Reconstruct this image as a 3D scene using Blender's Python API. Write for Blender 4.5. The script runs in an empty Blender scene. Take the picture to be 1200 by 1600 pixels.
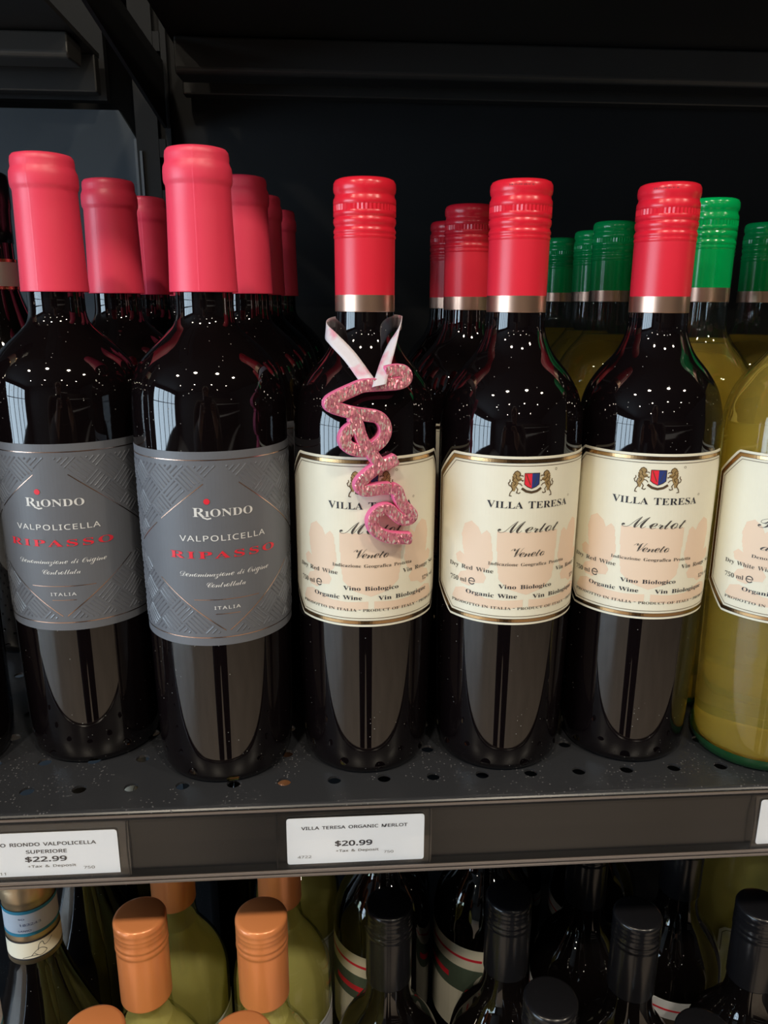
import bpy, bmesh, math, random
from mathutils import Vector, Matrix

# ------------------------------------------------------------------ camera, world, lights, exposure
SC = bpy.context.scene
COL = SC.collection
cam_data = bpy.data.cameras.new('camera')
cam = bpy.data.objects.new('camera', cam_data)
COL.objects.link(cam)
cam_data.sensor_fit = 'VERTICAL'
cam_data.sensor_height = 36.0
cam_data.lens = 1209.37 / 1600.0 * 36.0
cam_data.clip_start = 0.02
_r = Vector((0.99763027, -0.06865606, 0.00449351))
_u = Vector((0.01370106, 0.26224055, 0.96490527))
_f = Vector((0.06742497, 0.96255714, -0.26255977))
cam.matrix_world = Matrix(((_r.x, _u.x, -_f.x, 0.0), (_r.y, _u.y, -_f.y, -0.41859),
                           (_r.z, _u.z, -_f.z, 0.24931), (0, 0, 0, 1)))
SC.camera = cam
SC.view_settings.view_transform = 'Standard'
SC.view_settings.look = 'None'
SC.view_settings.gamma = 1.0
SC.view_settings.use_curve_mapping = False
SC.view_settings.exposure = -0.05
w = bpy.data.worlds.new('world')
SC.world = w
w.use_nodes = True
w.node_tree.nodes['Background'].inputs[0].default_value = (0.75, 0.86, 1.0, 1)
w.node_tree.nodes['Background'].inputs[1].default_value = 1.0
SC.cycles.max_bounces = 14
SC.cycles.transmission_bounces = 14
SC.cycles.transparent_max_bounces = 16
SC.cycles.sample_clamp_indirect = 6.0

FLOOR, CEIL = -1.10, 1.75          # heights of the shop floor and ceiling, the shelf deck is z = 0
DAY_W = 300.0

def area(name, loc, size, power, color, rot, shape='DISK', size_y=None):
    l = bpy.data.lights.new(name, 'AREA')
    l.shape = shape
    l.size = size
    if size_y: l.size_y = size_y
    l.energy = power
    l.color = color
    o = bpy.data.objects.new(name, l)
    COL.objects.link(o)
    o.location = loc
    o.rotation_euler = rot
    return o
# daylight falling in through the shop window on the left
area('daylight', (-4.75, -2.95, 0.25), 2.4, DAY_W, (0.70, 0.87, 1.0), (0, -math.pi / 2, 0), 'RECTANGLE', 4.3)
# downlights: place, disc size, power
LAMPS = [(x, -1.3, 0.15, 17.0) for x in (-1.45, -0.45, 0.55, 1.55)] + [(x, -3.0, 0.10, 7.0) for x in (-2.2, -0.8, 0.6, 2.0)] + [(x, -4.8, 0.10, 7.0) for x in (-1.5, 0.1, 1.7)]

# outlines of the lettering: character, advance, contours in thousandths
GLYPHS = {}
GLYPHS['B'] = r'''
0 375 188,-7 133,1 91,24 60,61 39,111 27,171 23,241 27,311 39,371 60,420 91,456 133,479 189,486 242,479 283,456 314,419 336,370 348,310 353,240 348,171 336,110 314,61 283,24 241,1/188,37 219,50 237,91 246,155 248,240 246,326 237,390 219,429 189,443 157,429 139,390 130,326 127,240 130,155 139,91 157,50
1 375 65,0 65,36 120,36 135,38 146,45 154,79 154,416 108,365 87,351 67,346 52,349 40,359 31,375 28,396 74,412 132,447 179,482 254,482 254,79 261,47 271,38 288,36 343,36 343,0
2 375 24,0 24,69 123,171 187,245 218,307 226,371 223,405 212,427 196,441 174,445 145,438 126,416 116,380 112,329 77,333 50,344 32,365 26,396 30,419 43,441 63,459 92,474 129,483 174,486 240,479 288,456 318,421 328,375 319,329 291,281 238,220 154,138 87,74 244,74 263,77 279,86 292,101 300,120 305,141 345,141 341,0
5 375 165,-7 119,-4 84,5 58,18 40,35 30,54 27,75 31,95 42,109 59,118 81,121 88,83 111,52 130,43 154,40 195,50 212,63 226,83 234,111 237,148 231,192 213,223 184,241 146,247 103,243 71,235 40,247 62,480 316,480 319,357 281,357 275,380 267,399 244,406 105,406 94,281 126,288 168,291 238,282 293,256 328,211 340,148 336,108 324,75 306,48 282,27 226,1
7 375 111,0 289,406 113,406 86,398 74,372 70,338 30,338 33,480 353,480 353,447 168,0
A 436 -9,0 -9,18 9,21 24,30 49,75 206,466 224,465 384,87 411,34 425,22 443,18 443,0 229,0 229,18 270,25 283,46 273,81 253,132 103,132 79,71 76,59 75,48 87,26 124,18 128,18 128,0/113,161 242,161 177,319
B 442 16,0 16,17 45,22 62,32 72,51 75,82 75,369 69,412 51,433 15,439 15,455 220,455 297,449 352,429 385,396 396,351 389,313 369,283 335,261 287,247 344,231 385,206 410,173 418,132 407,76 371,35 314,9 238,0/182,252 188,252 234,257 263,272 279,301 285,345 281,385 269,412 248,428 216,434 198,432 188,425 182,391/222,24 259,30 283,49 296,81 301,128 295,176 277,208 245,225 197,231 182,231 182,65 190,33 202,26
C 468 257,-11 193,-3 137,20 91,56 56,104 34,162 26,228 34,294 56,351 92,399 139,435 195,458 259,465 309,459 367,440 388,435 408,443 419,465 437,465 437,308 420,308 392,364 356,407 313,434 265,443 212,430 174,389 151,321 144,226 152,138 177,74 219,36 278,24 318,29 358,45 395,71 428,106 447,89 409,45 365,14 314,-5
D 495 20,0 20,17 47,21 63,30 71,46 74,75 74,374 71,407 61,426 43,435 15,439 15,455 222,455 328,441 405,396 433,364 452,325 464,279 468,228 453,128 408,57 333,14 228,0/222,24 279,37 319,75 343,139 351,229 343,318 319,382 279,420 223,433 202,431 190,423 182,385 182,72 190,34 202,27
E 442 14,0 14,17 44,20 62,30 72,48 75,78 75,369 72,405 62,425 44,435 16,439 16,455 399,455 399,320 383,320 369,373 340,406 295,424 232,430 200,428 186,417 183,388 183,246 193,246 232,252 259,269 277,300 288,345 304,345 304,118 287,118 273,181 259,201 241,213 185,222 183,222 183,67 185,47 192,35 230,28 276,30 313,39 345,53 371,75 393,105 411,143 430,143 402,0
F 404 15,0 15,17 45,23 62,34 72,53 75,84 75,375 71,405 61,423 43,433 14,439 14,455 394,455 394,320 377,320 369,357 355,385 336,406 310,420 275,428 230,431 200,429 186,421 182,398 182,247 190,247 229,253 256,270 274,301 284,347 302,347 302,118 285,118 274,168 257,200 229,218 189,224 182,224 182,81 188,43 196,31 210,24 257,17 257,0
G 508 268,-10 200,-3 141,19 93,55 57,103 35,161 28,229 35,295 57,352 93,399 139,435 195,458 257,465 311,459 369,441 388,436 406,443 419,465 437,465 437,308 420,308 403,346 382,379 357,406 329,426 299,439 267,443 214,430 176,389 153,322 146,228 154,135 180,67 221,26 275,13 308,16 328,27 339,45 343,71 343,128 339,154 329,170 309,179 275,182 275,198 500,198 500,182 473,179 457,171 449,155 446,128 446,29 357,0
I 260 13,0 13,17 42,23 61,32 72,49 75,75 75,387 72,412 63,427 45,435 13,439 13,455 244,455 244,439 214,435 196,427 186,412 183,387 183,77 187,44 206,26 246,17 246,0
L 426 15,0 15,17 45,22 62,32 72,50 75,81 75,379 71,407 62,425 44,434 16,439 16,455 250,455 250,439 208,434 196,427 188,416 182,379 182,83 185,47 200,31 234,28 278,31 315,40 345,56 370,80 391,112 409,154 427,154 402,0
N 493 403,-11 107,350 107,79 110,49 119,31 136,21 167,17 167,0 18,0 18,17 54,23 71,41 76,79 76,388 36,433 18,439 18,455 156,455 391,169 391,377 386,414 369,431 331,439 331,455 480,455 480,439 450,434 433,425 425,407 422,377 422,-11
O 525 261,-11 213,-6 169,7 129,29 94,58 66,93 45,134 32,179 28,228 32,276 45,321 66,362 95,397 130,426 170,448 216,462 265,466 313,462 357,448 397,427 431,399 459,364 481,323 494,277 498,228 494,179 481,134 459,93 430,58 395,29 355,7 310,-6/265,12 315,26 351,66 372,133 379,228 371,321 348,389 310,430 260,443 210,430 174,389 152,322 145,228 153,135 177,67 215,26
P 418 15,0 15,17 45,22 62,32 72,50 75,81 75,379 71,406 62,424 44,434 16,439 16,455 214,455 287,452 336,440 366,422 390,398 404,367 409,332 398,280 367,240 314,214 242,206 182,206 182,81 185,50 194,32 212,22 242,17 242,0/182,230 201,230 244,235 272,253 287,283 292,329 288,375 275,406 252,425 216,431 189,424 182,398
R 473 15,0 15,17 45,22 62,32 72,50 75,81 75,379 71,406 62,424 44,434 16,439 16,455 217,455 305,448 367,426 405,388 417,334 411,296 392,265 360,241 315,224 432,50 452,26 478,17 480,17 480,0 338,0 201,212 182,212 182,81 185,50 194,32 212,22 242,17 242,0/182,234 203,234 249,240 280,258 298,290 304,336 299,378 284,407 259,425 224,431 202,429 190,422 182,385
S 390 43,-11 43,158 62,158 83,94 111,50 149,24 197,15 231,20 257,36 273,60 279,89 265,129 225,160 163,191 112,221 77,253 56,289 50,332 54,370 67,403 88,429 115,449 148,462 185,466 229,461 282,448 291,446 300,445 313,450 320,466 339,466 339,319 322,319 310,354 293,385 272,410 248,429 222,441 194,445 163,440 140,426 125,406 120,380 124,356 137,336 189,303 253,273 317,233 337,211 350,188 359,133 354,93 339,58 314,29 281,8 240,-6 192,-10 158,-8 126,1 98,9 85,12 69,7 61,-11
T 423 92,0 92,17 123,21 142,31 152,50 156,81 156,433 149,433 102,426 65,403 41,367 29,318 11,318 11,455 410,455 410,317 394,317 381,368 357,404 319,426 269,433 263,433 263,81 267,49 276,30 296,21 328,17 328,0
U 492 248,-13 168,-2 114,29 83,81 73,155 73,379 70,406 61,424 43,434 15,439 15,455 240,455 240,439 202,432 185,415 181,379 181,140 186,88 203,51 232,29 275,22 326,31 363,56 385,99 392,159 392,378 389,406 379,423 360,433 328,439 328,455 474,455 474,439 448,432 433,421 425,404 422,378 422,181 412,92 380,32 325,-2
V 428 212,-13 44,381 22,420 8,432 -14,439 -14,455 211,455 211,439 166,432 156,423 152,410 161,378 259,143 348,377 355,409 351,423 342,432 299,439 299,455 442,455 442,439 423,436 408,427 382,383 230,-13
W 611 171,-11 32,393 15,427 3,435 -15,439 -15,455 181,455 181,439 150,432 143,423 140,410 148,373 223,153 301,353 286,399 278,418 267,429 229,439 229,455 439,455 439,439 404,432 393,412 399,386 474,166 541,369 549,406 546,421 538,430 503,439 503,455 624,455 624,439 607,433 594,421 575,379 446,-11 428,-11 316,309 190,-11
Y 426 101,0 101,17 131,22 148,32 157,50 161,81 161,179 46,387 29,414 14,429 1,435 -13,438 -13,455 207,455 207,438 195,438 167,432 156,416 164,392 248,226 333,366 349,408 336,430 298,438 295,438 295,455 439,455 439,438 409,424 383,392 268,203 268,81 271,50 280,32 298,22 328,17 328,0
a 344 255,-10 216,1 200,35 151,2 95,-9 64,-4 40,11 25,34 20,63 31,104 63,136 119,164 199,190 199,241 196,266 187,282 171,292 148,296 115,290 104,274 113,257 123,231 120,215 110,202 95,194 77,191 59,194 45,203 36,218 33,236 37,259 49,278 69,295 95,308 126,316 162,318 223,312 263,292 285,259 293,210 293,62 295,40 304,34 320,42 329,28 294,-1/151,34 174,41 199,63 199,169 164,157 138,139 123,114 118,84 126,46
c 293 156,-10 119,-5 87,11 59,35 38,68 24,106 19,150 25,196 40,237 64,271 96,297 133,313 175,319 218,314 250,298 271,275 277,245 275,228 266,215 253,207 236,204 206,216 196,251 197,261 197,271 190,290 169,297 144,290 126,269 116,235 112,187 118,123 137,76 166,48 204,38 239,47 271,72 285,60 258,30 227,8 193,-6
d 370 140,-10 107,-5 78,10 53,35 35,66 23,104 19,147 24,196 36,237 55,272 81,297 112,313 146,318 189,309 223,280 223,401 220,419 212,430 176,439 176,455 319,455 319,75 325,41 335,32 353,28 353,11 294,6 223,-10 223,39 188,2/171,28 187,31 202,41 215,56 223,76 223,242 217,257 206,270 174,281 147,273 130,250 121,210 118,153 120,98 130,58 146,36
e 301 154,-10 117,-5 85,10 58,35 37,69 24,109 19,157 24,201 38,240 59,273 87,298 120,313 157,318 209,309 249,280 274,234 283,173 283,166 117,166 123,112 138,73 164,50 199,42 237,53 270,86 285,73 258,36 228,11 193,-5/116,192 201,192 201,215 193,277 181,292 161,297 141,291 127,274 119,244 116,203
f 213 15,0 15,16 40,22 50,35 52,73 52,277 16,277 16,310 52,310 52,353 60,400 85,436 123,457 174,465 212,460 240,446 257,425 263,400 260,381 252,367 239,358 224,355 195,365 187,376 185,391 193,420 196,426 197,433 193,441 180,443 163,440 153,430 148,390 148,310 203,310 203,277 148,277 148,65 150,40 158,26 173,18 199,16 199,0
g 327 146,-140 89,-136 48,-122 22,-100 14,-75 28,-46 69,-26 35,-1 24,30 28,54 42,74 67,92 102,110 67,128 42,150 27,179 22,212 27,242 40,268 60,289 88,305 120,315 157,318 196,315 233,304 317,304 317,268 268,268 286,237 291,203 288,176 276,151 258,131 234,116 205,106 172,103 157,103 142,104 112,94 104,84 101,71 111,55 141,49 175,49 259,40 285,29 303,13 312,-9 316,-37 305,-80 272,-113 219,-133/157,124 178,130 190,146 197,173 199,211 197,249 190,276 178,292 157,297 137,292 124,276 117,249 114,211 117,173 124,146 137,130/161,-116 205,-113 238,-104 257,-88 263,-66 260,-51 249,-41 205,-34 97,-34 79,-52 73,-73 79,-89 95,-103 122,-113
h 381 18,0 18,16 45,26 52,56 52,399 46,429 36,437 19,440 19,455 148,455 148,267 190,305 243,318 281,312 309,292 325,258 330,212 330,56 337,26 347,19 363,16 363,0 202,0 202,16 207,16 228,26 235,56 235,217 229,258 219,268 203,271 173,262 148,235 148,56 154,26 164,19 180,16 180,0
i 198 101,362 81,366 65,376 54,393 50,412 54,432 65,449 81,460 101,463 120,460 137,449 147,432 151,412 147,393 136,376 120,366/18,0 18,16 45,26 52,56 52,252 47,285 20,293 21,310 148,310 148,56 154,26 180,16 180,0
l 199 18,0 18,16 45,26 52,56 52,398 47,429 38,436 20,439 20,455 148,455 148,56 154,26 180,16 180,0
m 554 18,0 18,16 45,26 52,56 52,253 46,284 36,291 19,294 19,310 146,310 146,265 188,305 237,318 268,315 292,304 310,286 320,261 364,304 418,318 455,312 482,292 498,258 504,212 504,56 510,26 520,19 536,16 536,0 377,0 377,16 393,19 403,26 410,56 410,217 404,258 394,268 377,271 349,263 324,237 324,56 331,26 340,19 356,16 356,0 199,0 199,16 215,19 225,26 232,56 232,217 226,258 216,268 199,271 170,262 146,235 146,56 152,27 162,19 177,16 177,0
n 381 18,0 18,16 45,26 52,56 52,253 46,284 36,291 19,294 19,310 148,310 148,267 190,306 243,318 281,312 309,292 325,258 330,212 330,56 337,26 347,19 363,16 363,0 202,0 202,16 207,16 228,26 235,56 235,217 229,258 219,268 203,271 173,262 148,235 148,56 154,26 164,19 180,16 180,0
o 336 169,-10 127,-5 90,11 60,37 38,70 24,110 19,154 24,199 38,239 60,272 90,297 127,313 168,318 209,313 245,298 275,273 298,240 312,200 317,154 312,108 298,69 275,36 245,11 210,-5/169,11 193,18 209,39 217,81 220,154 217,227 208,271 192,292 169,299 144,292 128,271 120,227 117,154 120,82 128,39 144,18
q 364 175,-139 175,-123 214,-114 221,-102 224,-83 224,29 187,0 142,-9 108,-5 79,10 54,33 36,64 24,101 20,144 25,192 40,234 63,270 93,297 129,313 170,319 215,310 257,281 309,320 320,320 320,-83 326,-113 337,-120 354,-123 354,-139/179,30 208,40 218,52 224,67 224,241 213,281 179,295 150,286 131,261 120,218 117,156 120,100 131,60 150,37
r 287 18,0 18,16 45,26 52,56 52,252 46,285 20,293 21,310 146,310 146,252 165,280 187,301 210,314 233,318 258,315 275,304 286,287 289,266 287,248 278,234 265,225 248,222 222,231 207,250 189,260 175,255 162,241 152,220 149,192 149,56 152,37 159,25 197,16 197,0
t 228 124,-9 89,-4 66,10 53,36 48,71 48,279 20,279 20,300 88,369 129,424 144,424 144,310 208,310 208,279 144,279 144,82 149,51 157,43 168,40 189,49 206,75 222,66 205,33 182,9 155,-5
u 375 131,-10 91,-3 65,17 51,51 46,97 46,248 39,282 29,291 11,294 11,310 142,310 142,74 151,46 162,38 177,36 205,43 228,66 228,248 221,283 209,291 189,294 189,310 324,310 324,70 331,39 360,30 360,13 300,7 228,-10 228,40 209,19 186,3 160,-7
v 306 142,-10 38,248 22,281 12,290 -3,293 -3,310 164,310 164,294 156,294 136,290 129,276 130,268 185,122 236,253 241,272 232,289 203,294 203,310 305,310 305,295 289,289 278,279 260,243 160,-10
y 300 52,-140 29,-137 10,-125 -3,-107 -7,-84 -4,-67 5,-53 18,-43 36,-40 64,-49 72,-61 75,-76 74,-81 74,-87 77,-96 86,-99 99,-92 114,-74 129,-44 140,-5 36,251 25,275 15,287 -3,293 -5,293 -5,310 162,310 162,293 136,289 128,275 130,267 133,257 185,119 230,241 236,260 238,274 229,289 203,293 203,310 300,310 300,293 287,290 277,281 259,242 162,-24 129,-96 113,-117 95,-131
z 293 13,0 13,14 168,287 128,287 96,283 72,272 55,250 44,216 26,216 32,310 275,310 275,291 126,25 152,25 194,30 223,44 244,69 260,107 276,107 268,0
'''
GLYPHS['C'] = r'''
C 460 291,-4 254,0 223,11 197,28 177,51 165,77 161,106 173,163 138,171 111,190 95,217 90,251 98,292 121,332 156,368 201,396 253,414 306,420 329,419 337,413 322,408 275,401 228,380 185,348 148,308 123,267 115,230 119,206 130,189 150,177 177,171 225,243 288,310 359,366 428,405 486,418 509,415 527,406 537,391 541,371 537,351 526,328 484,278 421,231 346,192 263,169 235,113 226,67 230,40 242,21 263,9 292,5 343,15 391,40 426,77 437,99 440,121 437,140 427,154 414,163 397,166 373,162 353,149 336,130 324,106 317,84 313,71 306,63 300,75 303,103 312,127 326,147 344,163 366,173 390,177 415,173 435,162 447,143 451,119 445,90 428,61 401,35 367,14 330,1/270,180 313,190 356,208 398,234 439,269 475,306 498,338 516,384 510,403 491,410 453,394 398,346 333,273
D 499 148,-5 112,-2 86,7 70,19 64,34 69,47 81,58 101,65 129,67 171,61 230,44 268,92 306,162 356,253 402,316 449,361 395,397 324,409 271,402 222,381 177,347 140,300 116,250 107,206 111,184 123,167 141,156 165,152 190,155 216,166 261,203 292,257 301,287 304,318 304,322 304,326 309,339 316,326 310,280 293,235 268,196 236,166 199,147 163,140 138,143 115,152 96,167 81,186 71,208 68,233 72,264 86,294 107,323 134,350 204,393 262,413 319,420 397,407 459,369 504,390 508,388 492,377 467,360 502,301 513,236 510,197 501,158 466,85 442,54 416,30 372,5 326,-3 286,2 243,17 195,1/333,13 376,21 415,45 449,82 475,130 492,183 498,235 488,296 459,351 435,305 412,234 377,138 357,103 333,75 274,31 307,18/143,6 183,12 217,31 168,50 120,56 88,51 78,34 82,25 95,15 116,8
G 455 268,-6 216,-1 177,15 153,40 145,71 149,93 161,110 179,122 199,126 226,116 236,93 228,72 199,58 182,51 177,39 181,28 196,17 218,9 248,6 283,13 315,34 351,79 396,153 359,139 323,134 279,143 243,172 231,171 218,171 186,174 158,183 134,199 116,219 104,244 100,272 106,307 122,339 148,369 183,392 218,408 246,413 253,408 249,404 245,402 240,400 209,384 182,363 142,309 131,281 128,255 134,224 152,200 180,184 215,179 237,181 224,238 228,268 239,297 276,347 327,386 383,411 433,420 457,417 475,406 487,390 491,370 487,348 476,323 434,268 373,217 321,189 268,174 286,152 324,144 357,148 389,160 448,195 481,216 485,214 482,211 467,190 455,159 446,128 430,83 411,51 387,27 353,9 313,-2/267,184 328,206 386,243 435,289 468,335 480,373 471,400 446,410 427,406 405,394 356,350 308,285 280,231
M 776 87,-7 50,-1 22,18 3,47 -3,82 2,108 14,130 34,145 58,150 77,147 88,138 96,113 93,98 82,84 64,73 38,66 26,62 24,52 30,37 50,15 66,8 88,5 123,10 155,25 215,77 246,115 277,158 306,200 336,242 420,349 497,435 556,487 567,480 556,456 537,414 515,363 493,313 475,273 465,251 455,225 437,180 416,125 398,70 387,24 433,85 447,107 461,130 503,198 544,259 594,326 637,377 709,445 764,485 775,474 747,430 713,369 678,304 649,246 630,204 606,151 584,96 567,48 560,15 565,5 596,21 636,60 675,106 683,99 645,51 602,10 581,-3 563,-7 542,-2 527,12 516,38 513,79 521,123 543,175 570,227 598,273 619,304 645,337 678,377 712,416 740,449 756,466 716,436 647,369 559,259 518,198 483,142 457,100 435,64 397,14 381,-2 367,-7 354,-4 345,6 336,36 334,66 343,112 374,195 445,318 473,361 506,407 534,446 550,468 500,422 442,356 385,284 338,223 313,187 287,150 255,105 222,64 192,36 160,13 125,-2
O 377 169,-5 130,3 98,26 78,61 71,109 82,171 116,236 172,300 249,361 332,406 405,421 434,417 456,406 470,389 474,365 472,347 465,341 462,349 463,356 464,364 460,383 449,398 432,408 410,411 359,400 305,365 248,303 189,210 144,115 129,49 140,17 172,6 203,12 238,28 273,54 309,90 342,133 373,183 405,254 416,304 409,330 388,338 358,329 325,302 289,260 255,205 226,144 206,84 201,66 196,60 191,70 201,116 229,181 267,248 311,304 353,336 391,347 409,343 423,331 433,313 436,289 424,231 391,166 343,102 283,46 223,8
P 455 162,-5 120,0 87,16 67,39 60,69 64,92 76,111 94,124 116,128 143,119 152,94 149,78 138,69 107,60 95,55 91,44 101,26 125,12 156,6 203,16 244,47 282,98 319,173 290,169 269,164 248,157 242,161 247,166 254,169 260,172 273,176 294,181 325,185 364,257 408,314 456,359 508,389 467,404 416,409 331,398 249,368 183,323 152,284 142,244 145,225 154,211 168,202 187,199 211,203 235,215 283,256 320,314 325,326 328,338 333,359 335,363 338,366 345,358 345,348 345,334 341,291 327,255 306,224 279,201 245,187 207,182 176,186 152,198 137,218 132,243 138,276 155,308 184,338 220,364 263,387 311,405 363,416 416,420 471,414 520,396 579,410 584,407 581,403 572,402 554,398 531,390 568,356 581,310 575,280 558,253 530,228 494,207 450,191 400,182 376,128 344,82 306,45 262,18 213,1/406,195 438,202 468,219 494,242 514,271 527,304 532,338 528,364 515,383 485,361 458,323
V 401 195,-5 188,0 193,9 214,46 226,95 230,131 241,186 261,234 293,287 343,352 297,317 260,292 231,277 208,271 186,278 179,299 184,320 197,340 210,356 215,367 207,373 187,365 166,351 140,328 116,304 99,285 82,269 77,273 87,290 113,318 148,350 184,374 212,384 237,375 246,349 236,317 225,301 213,283 249,300 291,327 334,358 368,386 387,403 406,415 410,410 405,400 378,363 361,324 342,255 310,162 271,88 219,23 264,50 306,84 347,127 386,179 425,237 462,300 496,355 526,392 563,420 570,417 563,409 554,402 537,388 511,356 474,296 438,233 410,190 387,157 363,128 307,69 243,19
a 354 219,-5 190,6 181,18 179,34 187,73 135,15 84,-4 61,0 42,12 29,31 25,56 29,85 42,112 85,161 140,194 190,207 225,198 241,170 257,202 323,207 254,65 240,36 235,22 242,13 259,22 287,47 294,38 255,5/87,5 119,18 156,52 192,94 219,135 230,165 222,185 203,192 178,178 144,142 110,96 84,51 73,19 77,9
d 403 322,62 308,48 260,7 220,-5 201,-2 187,6 178,18 175,34 184,73 129,15 105,1 79,-4 56,0 38,12 26,31 21,56 26,85 39,112 82,161 136,194 187,207 222,198 238,170 357,386 424,394 256,91 230,40 221,13 230,9 265,25 314,71/83,5 115,18 153,52 189,94 216,135 226,165 219,185 201,192 175,178 141,142 107,95 80,50 70,19 73,9
e 344 267,62 208,13 177,-2 144,-7 102,2 77,25 63,54 60,79 63,110 73,136 54,113 44,122 59,141 76,160 114,202 150,231 202,259 260,269 296,261 310,241 314,223 306,188 279,149 225,113 138,86 130,62 126,36 131,14 147,5 172,10 200,24 258,71/145,100 181,115 210,133 250,175 270,214 276,239 272,253 259,257 242,253 225,240 193,198 166,147
g 423 343,62 305,29 258,-1 201,-108 168,-161 125,-210 73,-247 43,-258 13,-261 -7,-258 -24,-250 -44,-224 -50,-198 -46,-176 -33,-153 13,-108 73,-67 134,-34 182,-11 205,37 187,20 158,2 121,-6 100,-3 84,8 67,40 62,74 70,112 93,153 73,130 56,113 48,122 84,162 116,200 171,247 204,262 241,267 265,264 282,256 292,241 295,218 326,261 405,261 267,19 303,44 333,71/128,7 151,12 173,26 214,72 248,129 270,177 281,224 275,244 258,251 243,248 228,237 195,199 164,149 137,96 118,50 111,21 117,10/12,-249 34,-245 53,-234 87,-192 120,-133 173,-30 153,-40 115,-62 69,-93 25,-130 -8,-171 -18,-193 -21,-215 -18,-232 -10,-242
i 218 182,248 161,255 154,275 166,299 191,309 210,302 218,283 208,258/91,154 72,135 49,113 40,122 84,165 120,202 189,207 122,83 90,17 96,11 118,21 147,46 173,71 183,62 137,19 107,0 80,-5 62,-2 49,7 42,20 39,38 45,66 61,103 75,128
l 262 185,62 128,10 107,-1 89,-5 71,-2 56,7 47,22 44,41 57,87 93,158 46,113 38,122 89,173 121,214 226,386 291,394 107,58 96,35 92,21 99,11 126,26 175,71
m 525 4,-4 52,67 88,123 100,150 95,156 75,142 46,113 36,121 73,161 108,191 133,203 155,192 162,161 150,111 188,153 219,183 246,200 269,206 285,203 298,194 306,179 308,159 293,105 363,181 420,207 438,203 453,193 462,177 465,156 457,121 426,73 408,49 397,34 389,18 397,11 426,25 450,44 478,71 488,62 434,13 411,0 387,-4 369,-1 355,10 346,25 343,44 352,79 377,118 406,155 421,176 426,186 424,193 417,195 383,181 340,141 291,79 242,0 163,-4 214,81 246,142 257,175 251,186 194,140 84,0
n 387 348,62 324,38 303,19 278,2 250,-4 233,0 219,10 210,28 207,50 211,74 222,98 262,151 287,185 281,191 253,180 211,146 157,86 94,0 5,-5 58,73 94,128 106,155 101,162 89,154 69,136 48,113 38,122 78,164 115,194 142,206 161,195 169,163 166,135 156,106 233,182 288,207 305,203 319,193 327,176 330,153 322,121 294,75 277,51 265,37 257,20 264,14 286,24 315,47 338,71
o 356 304,84 267,50 242,37 212,31 174,4 132,-7 91,2 66,25 53,54 49,79 53,110 62,136 33,101 23,109 77,173 122,220 176,256 203,266 229,269 255,267 273,260 295,235 302,207 292,159 265,100 225,45 257,59 296,92/134,5 160,13 187,33 181,39 178,50 181,62 189,72 213,81 226,79 262,149 273,185 277,216 275,236 268,246 250,253 229,245 204,221 142,118 120,69 113,32 118,12
r 258 220,62 164,10 143,-1 123,-5 106,-1 92,9 83,24 80,44 92,87 123,133 167,169 147,168 126,167 103,167 71,135 48,114 40,123 61,143 91,173 97,193 101,209 111,222 117,219 119,211 119,207 118,203 123,192 138,187 168,184 199,173 209,163 212,149 207,132 194,110 174,82 152,53 138,32 134,18 140,13 165,27 210,71
t 286 187,62 134,15 109,1 88,-4 71,-1 57,8 49,23 46,42 50,66 60,91 76,122 93,158 70,134 48,113 39,122 65,146 97,178 116,200 150,253 225,377 293,380 242,294 289,294 285,279 231,279 152,142 108,61 94,17 99,11 130,29 178,71
z 305 6,-202 -14,-199 -29,-190 -39,-178 -42,-163 -30,-126 7,-85 70,-42 160,3 161,7 161,11 155,29 139,44 109,22 74,15 58,18 53,30 57,40 69,49 88,55 113,57 125,56 136,54 176,104 166,103 155,103 120,112 111,123 107,137 110,153 116,166 120,173 122,179 91,153 56,113 46,122 107,184 148,205 166,198 173,177 167,155 146,132 141,124 145,118 156,116 170,116 185,119 208,154 224,179 236,195 259,207 269,202 273,189 269,175 256,161 224,134 185,96 151,52 175,37 193,17 223,42 248,71 257,62 232,33 198,6 202,-14 199,-41 188,-70 149,-126 93,-173 48,-195/-1,-189 61,-145 153,-13 75,-56 19,-97 -12,-135 -23,-167 -17,-183
'''
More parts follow.
